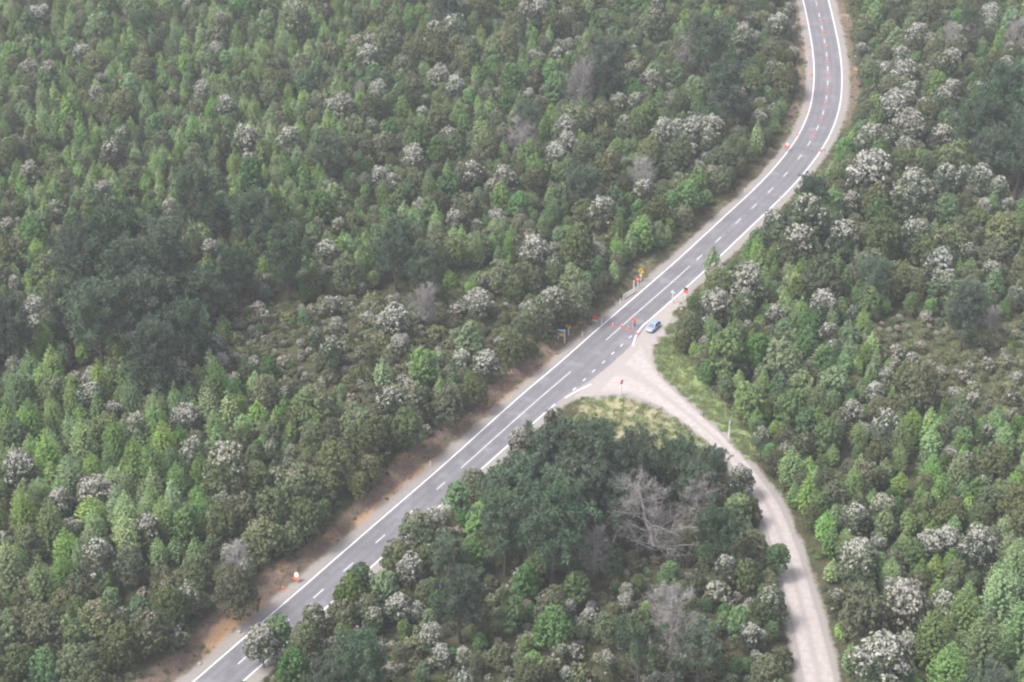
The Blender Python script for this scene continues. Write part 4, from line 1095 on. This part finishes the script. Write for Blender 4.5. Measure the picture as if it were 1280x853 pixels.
# logs, cut ends and rocks on the clay bank
def log(px, L, r, rz, label):
    e = empty('log', spot(*px), rz); tag(e, label, 'log', 'cut logs on the clay bank')
    MB().tube((-L / 2, 0, r * .9), (L / 2, .1, r), r, r * .8, 9).build('bark', M['deadwood'], e, True)
    MB().tube((L / 2 - .01, .1, r), (L / 2 + .02, .1, r), r * .78, r * .78, 9).build('cut_end', M['cutwood'], e)
log((357, 696), 2.2, .28, -.2, 'short pale log lying at the tree line above the leaning sign')
log((258, 741), 3.6, .22, -.75, 'long grey fallen trunk with a pale cut end on the bank')
log((262, 770), 1.6, .3, .5, 'stubby pale log beside the orange clay patch')
log((240, 752), 4.2, .10, -.4, 'thin grey fallen branch above the orange clay patch')
def rock(px, r, label, seed):
    q = np.random.default_rng(seed); bm = bmesh.new(); bmesh.ops.create_icosphere(bm, subdivisions=2, radius=r)
    for v_ in bm.verts: v_.co *= 1 + .3 * (q.random() - .5); v_.co.z *= .65
    me = bpy.data.meshes.new('rock'); bm.to_mesh(me); bm.free(); me.materials.append(M['rock'])
    X, Y, z = spot(*px); tag(part('rock', me, None, (X, Y, z + r * .2)), label, 'rock', 'rocks along the verges')
for i, (px, r, lb) in enumerate([((268, 764), .35, 'pale rock beside the stubby log'), ((847, 384), .5, 'dark rock behind the white finger post'), ((852, 387), .35, 'smaller rock below the red sign'), ((300, 790), .4, 'rock on the orange clay patch'),
                                 ((455, 607), .3, 'rock on the brown verge halfway up'), ((1058, 139), .4, 'pale rock beside the outer marker post'), ((250, 830), .4, 'rock low on the clay verge'), ((640, 497), .3, 'rock on the orange verge above the centre line end')]):
    rock(px, r, lb, 60 + i)

# ------------------------------------------------------------------ the blue car in the lay-by
def car_paint():
    m, t, o = new_mat('blue_car_paint'); p = N(t, 'ShaderNodeBsdfPrincipled')
    p.inputs['Base Color'].default_value = (.30, .39, .62, 1); p.inputs['Metallic'].default_value = .35; p.inputs['Roughness'].default_value = .32; p.inputs['Coat Weight'].default_value = .7
    t.links.new(p.outputs[0], o.inputs[0]); return m
M['car'] = car_paint(); M['glass'] = plain('dark_window_glass', (.03, .035, .04), .08, spec=.8, vary=0); M['tyre'] = plain('tyre_rubber', (.025, .025, .025), .9); M['lamp'] = plain('lamp_glass', (.75, .76, .78), .15, spec=.7, vary=0)
M['tail'] = plain('tail_lamp_glass', (.45, .02, .02), .2, vary=0)
ca = spot(816.5, 411.5); cdir = np.array(G(808, 417)) - np.array(G(825, 401.5)); crz = math.atan2(cdir[1], cdir[0])
e = empty('car', (ca[0], ca[1], .03), crz); tag(e, 'blue hatchback car parked in the gravel lay-by beside the road', 'car')
def loft(name, secs, mat, parent, smooth=True):
    """secs: list of rings (same count) of (x, y, z); closed rings, capped."""
    n = len(secs[0]); V = [q for s in secs for q in s]
    F = [(i * n + j, i * n + (j + 1) % n, (i + 1) * n + (j + 1) % n, (i + 1) * n + j) for i in range(len(secs) - 1) for j in range(n)]
    F += [tuple(range(n - 1, -1, -1)), tuple(range((len(secs) - 1) * n, len(secs) * n))]
    me = bpy.data.meshes.new(name); me.from_pydata(V, [], F); me.materials.append(M[mat]); me.polygons.foreach_set('use_smooth', np.full(len(F), smooth)); me.update()
    o = part(name, me, parent); return o
def ring(x, w, z0, z1, tuck=.9, crown=.04):
    return [(x, -w * tuck, z0), (x, -w, z0 + .18), (x, -w, z1 - .16), (x, -w * .92, z1 - .03), (x, -w * .5, z1 + crown * .7), (x, 0, z1 + crown), (x, w * .5, z1 + crown * .7), (x, w * .92, z1 - .03), (x, w, z1 - .16), (x, w, z0 + .18), (x, w * tuck, z0)]
loft('body', [ring(x, w, z0, z1) for x, w, z0, z1 in [(2.16, .62, .36, .58), (2.05, .76, .26, .72), (1.8, .84, .20, .80), (1.2, .87, .2, .90), (.75, .88, .2, .95), (0, .88, .2, .96), (-1.0, .88, .2, .98), (-1.7, .86, .22, 1.0), (-2.02, .80, .26, .96), (-2.12, .68, .34, .80)]], 'car', e)
def cab(x, w, z): return [(x, -w, z), (x, -w * .55, z + .02), (x, 0, z + .03), (x, w * .55, z + .02), (x, w, z)]
rf_ = [(.32, .60, 1.44), (0, .63, 1.50), (-.7, .63, 1.50), (-1.35, .60, 1.44), (-1.62, .57, 1.36)]
V = [q for s in rf_ for q in cab(*s)] + [(x, y, z - .06) for s in rf_ for (x, y, z) in cab(*s)]
nR = 5 * len(rf_)
F = [(i * 5 + j, i * 5 + j + 1, i * 5 + j + 6, i * 5 + j + 5) for i in range(len(rf_) - 1) for j in range(4)]
F = F + [tuple(nR + k for k in reversed(f)) for f in F]
rim_ = [0, 1, 2, 3, 4] + [9, 14, 19, 24] + [23, 22, 21, 20] + [15, 10, 5]
F += [(rim_[i], rim_[i - 1], rim_[i - 1] + nR, rim_[i] + nR) for i in range(len(rim_))]
me = bpy.data.meshes.new('roof'); me.from_pydata(V, [], F); me.materials.append(M['car']); me.update(); part('roof', me, e)
def pane(name, q, th=.02):
    q = [Vector(p_) for p_ in q]; n = (q[1] - q[0]).cross(q[2] - q[0]).normalized() * th
    k = len(q); me = bpy.data.meshes.new(name); me.from_pydata([*q, *[p_ - n for p_ in q]], [], [tuple(range(k)), tuple(range(2 * k - 1, k - 1, -1))] + [(i, i + k, (i + 1) % k + k, (i + 1) % k) for i in range(k)])
    me.materials.append(M['glass']); me.update(); return part(name, me, e)
pane('windscreen', [(1.02, -.74, .94), (1.02, .74, .94), (.34, .58, 1.42), (.34, -.58, 1.42)])
pane('rear_window', [(-1.98, .70, 1.0), (-1.98, -.70, 1.0), (-1.63, -.55, 1.36), (-1.63, .55, 1.36)])
for s in (-1, 1):
    f_ = lambda L: L if s < 0 else L[::-1]
    pane('side_window', f_([(.86, s * .80, .96), (.26, s * .615, 1.41), (-.52, s * .635, 1.46), (-.52, s * .80, .96)][::-1]))
    pane('side_window', f_([(-.60, s * .80, .96), (-.60, s * .635, 1.46), (-1.50, s * .60, 1.38), (-1.84, s * .76, .99)][::-1]))
    MB().bar((1.0, s * .78, .94), (.33, s * .60, 1.43), .07).build('pillar', M['car'], e); MB().bar((-.56, s * .81, .95), (-.56, s * .645, 1.46), .07).build('pillar', M['car'], e); MB().bar((-1.95, s * .74, .98), (-1.6, s * .58, 1.38), .09).build('pillar', M['car'], e)
    MB().box((.78, s * .96, 1.0), (.14, .2, .13)).build('mirror', M['car'], e)
    MB().box((2.06, s * .58, .66), (.16, .32, .15), Matrix.Rotation(-.5 * s, 3, 'Z')).build('headlight', M['lamp'], e)
    MB().box((-2.06, s * .66, .84), (.12, .26, .22)).build('tail_light', M['tail'], e)
    MB().box((-.05, s * .885, .80), (.16, .03, .03)).build('door_handle', M['grey'], e)
    for x in (1.32, -1.30):
        w = MB().tube((x, s * .70, .31), (x, s * .90, .31), .31, .31, 18).build('wheel', M['tyre'], e)
        part('rim', MB().tube((x, s * .895, .31), (x, s * .915, .31), .2, .17, 12).mesh('rim', M['grey']), w)
MB().box((2.14, 0, .48), (.12, 1.1, .16)).build('grille', M['black'], e); MB().box((2.19, 0, .40), (.04, .5, .13)).build('number_plate', M['white'], e); MB().box((2.06, 0, .72), (.2, .6, .05)).build('bonnet_trim', M['lamp'], e)
MB().box((.95, 0, .955), (.12, 1.4, .03)).build('wiper_cowl', M['black'], e)

# ------------------------------------------------------------------ the road worker
wx = G(793, 408.5)
e = empty('person', (wx[0], wx[1], ZR), math.atan2(-.85, -.5) + pi / 2); tag(e, 'road worker in orange jacket and dark trousers standing among cones', 'person')
M['skin'] = plain('skin', (.45, .28, .2), .6); M['vest'] = plain('orange_jacket', (.85, .16, .05), .8); M['trouser'] = plain('dark_trousers', (.03, .035, .05), .9); M['boot'] = plain('boots', (.03, .025, .02), .8)
J = {'pelvis': (0, 0, .95, .155, .115), 'waist': (0, .0, 1.12, .15, .115), 'chest': (0, .0, 1.32, .185, .13), 'neckb': (0, .01, 1.47, .09, .08), 'neck': (0, 0, 1.53, .06, .06)}
for s, n in ((-1, 'l'), (1, 'r')):
    J.update({n + 'hip': (s * .10, 0, .88, .10, .10), n + 'knee': (s * .13, -.02, .50, .072, .075), n + 'ankle': (s * .15, .02, .10, .05, .055), n + 'heel': (s * .15, .0, .05, .05, .05), n + 'toe': (s * .17, -.17, .035, .045, .03),
              n + 'sh': (s * .20, 0, 1.41, .075, .075), n + 'el': (s * .30, .03 if s > 0 else -.04, 1.14, .055, .055), n + 'wr': (s * .27, -.16, .97 if s > 0 else 1.10, .038, .038), n + 'hand': (s * .26, -.23, .93 if s > 0 else 1.12, .042, .03)})
ED = [('pelvis', 'waist'), ('waist', 'chest'), ('chest', 'neckb'), ('neckb', 'neck')]
for n in 'lr': ED += [('pelvis', n + 'hip'), (n + 'hip', n + 'knee'), (n + 'knee', n + 'ankle'), (n + 'ankle', n + 'heel'), (n + 'heel', n + 'toe'), ('chest', n + 'sh'), (n + 'sh', n + 'el'), (n + 'el', n + 'wr'), (n + 'wr', n + 'hand')]
keys = list(J)
me = bpy.data.meshes.new('skeleton'); me.from_pydata([J[k][:3] for k in keys], [(keys.index(a), keys.index(b)) for a, b in ED], [])
sk = bpy.data.objects.new('skeleton', me); COL.objects.link(sk)
sk.modifiers.new('skin', 'SKIN')
for i, k in enumerate(keys): me.skin_vertices[0].data[i].radius = J[k][3:]; me.skin_vertices[0].data[i].use_root = (k == 'pelvis')
sb_ = sk.modifiers.new('sub', 'SUBSURF'); sb_.levels = 2
dg_ = bpy.context.evaluated_depsgraph_get()
body = bpy.data.meshes.new_from_object(sk.evaluated_get(dg_)); bpy.data.objects.remove(sk)
body.materials.clear()
for k in ('vest', 'trouser', 'boot', 'skin'): body.materials.append(M[k])
mi = []
for f in body.polygons:
    c_ = f.center; arm = abs(c_.x) > .2 or c_.y < -.13
    mi.append(2 if c_.z < .13 else (3 if c_.y < -.17 else 0) if (arm and c_.z > .85) else 1 if c_.z < .98 else 3 if c_.z > 1.49 else 0)
body.polygons.foreach_set('material_index', np.array(mi, np.int32)); body.polygons.foreach_set('use_smooth', np.ones(len(mi), bool))
part('body', body, e)
bm = bmesh.new(); bmesh.ops.create_uvsphere(bm, u_segments=16, v_segments=12, radius=.115)
for v_ in bm.verts:
    v_.co.z *= 1.15; v_.co.x *= .86
    if v_.co.y < -.08 and abs(v_.co.x) < .03 and -.04 < v_.co.z < .02: v_.co.y -= .025
    if v_.co.z < -.05: v_.co.x *= .85
me = bpy.data.meshes.new('head'); bm.to_mesh(me); bm.free(); me.materials.append(M['skin']); me.polygons.foreach_set('use_smooth', np.ones(len(me.polygons), bool))
hd = part('head', me, e, (0, -.015, 1.65))
for s in (-1, 1):
    MB().box((s * .04, -.10, .01), (.03, .02, .014)).build('eye', M['black'], hd); MB().box((s * .10, 0, -.005), (.02, .045, .06)).build('ear', M['skin'], hd)
MB().box((0, -.103, -.055), (.05, .015, .01)).build('mouth', M['red'], hd)
hm = MB().tube((0, 0, .045), (0, 0, .11), .128, .115, 16); hm.tube((0, 0, .11), (0, 0, .155), .115, .06, 16); hm.box((0, -.13, .05), (.16, .10, .012)); hm.build('helmet', M['orange'], hd)
MB().tube((0, 0, 1.16), (0, 0, 1.22), .162, .168, 16).build('reflective_band', M['white'], e).scale = (1, .82, 1)
for s, hz in ((-1, 1.12), (1, .93)):
    for i in range(4):
        x = s * .26 + (i - 1.5) * .021; l = (.055, .065, .062, .05)[i]
        MB().tube((x, -.25, hz), (x, -.25 - l * .6, hz - .02), .010, .009, 6).tube((x, -.25 - l * .6, hz - .02), (x, -.25 - l * .75, hz - .05), .009, .007, 6).build('finger', M['skin'], e)
    MB().tube((s * .26 - s * .04, -.22, hz), (s * .26 - s * .062, -.27, hz - .01), .011, .008, 6).build('thumb', M['skin'], e)

e = empty('hand_paddle', (wx[0] - .34, wx[1] - .22, ZR), math.atan2(-.85, -.5) + pi / 2); tag(e, 'round orange paddle on a pole held upright by the road worker', 'sign')
MB().tube((0, 0, 0), (0, 0, 1.9), .022, .022, 8).build('pole', M['white'], e); board('disc', disc(.38, 20), 2.0, 'orange', e, -.03)

# ------------------------------------------------------------------ the air
bm = bmesh.new(); bmesh.ops.create_cube(bm, size=1)
for v_ in bm.verts: v_.co = Vector((v_.co.x * 3200, 1050 + v_.co.y * 2900, 110 + v_.co.z * 230))
me = bpy.data.meshes.new('haze'); bm.to_mesh(me); bm.free()
hz, t, o = new_mat('haze_air'); pv = N(t, 'ShaderNodeVolumePrincipled'); pv.inputs['Density'].default_value = HAZE; pv.inputs['Color'].default_value = (.93, .94, 1.0, 1); pv.inputs['Anisotropy'].default_value = .2
t.links.new(pv.outputs[0], o.inputs['Volume']); me.materials.append(hz)
tag(part('haze', me, None), kind='stuff')
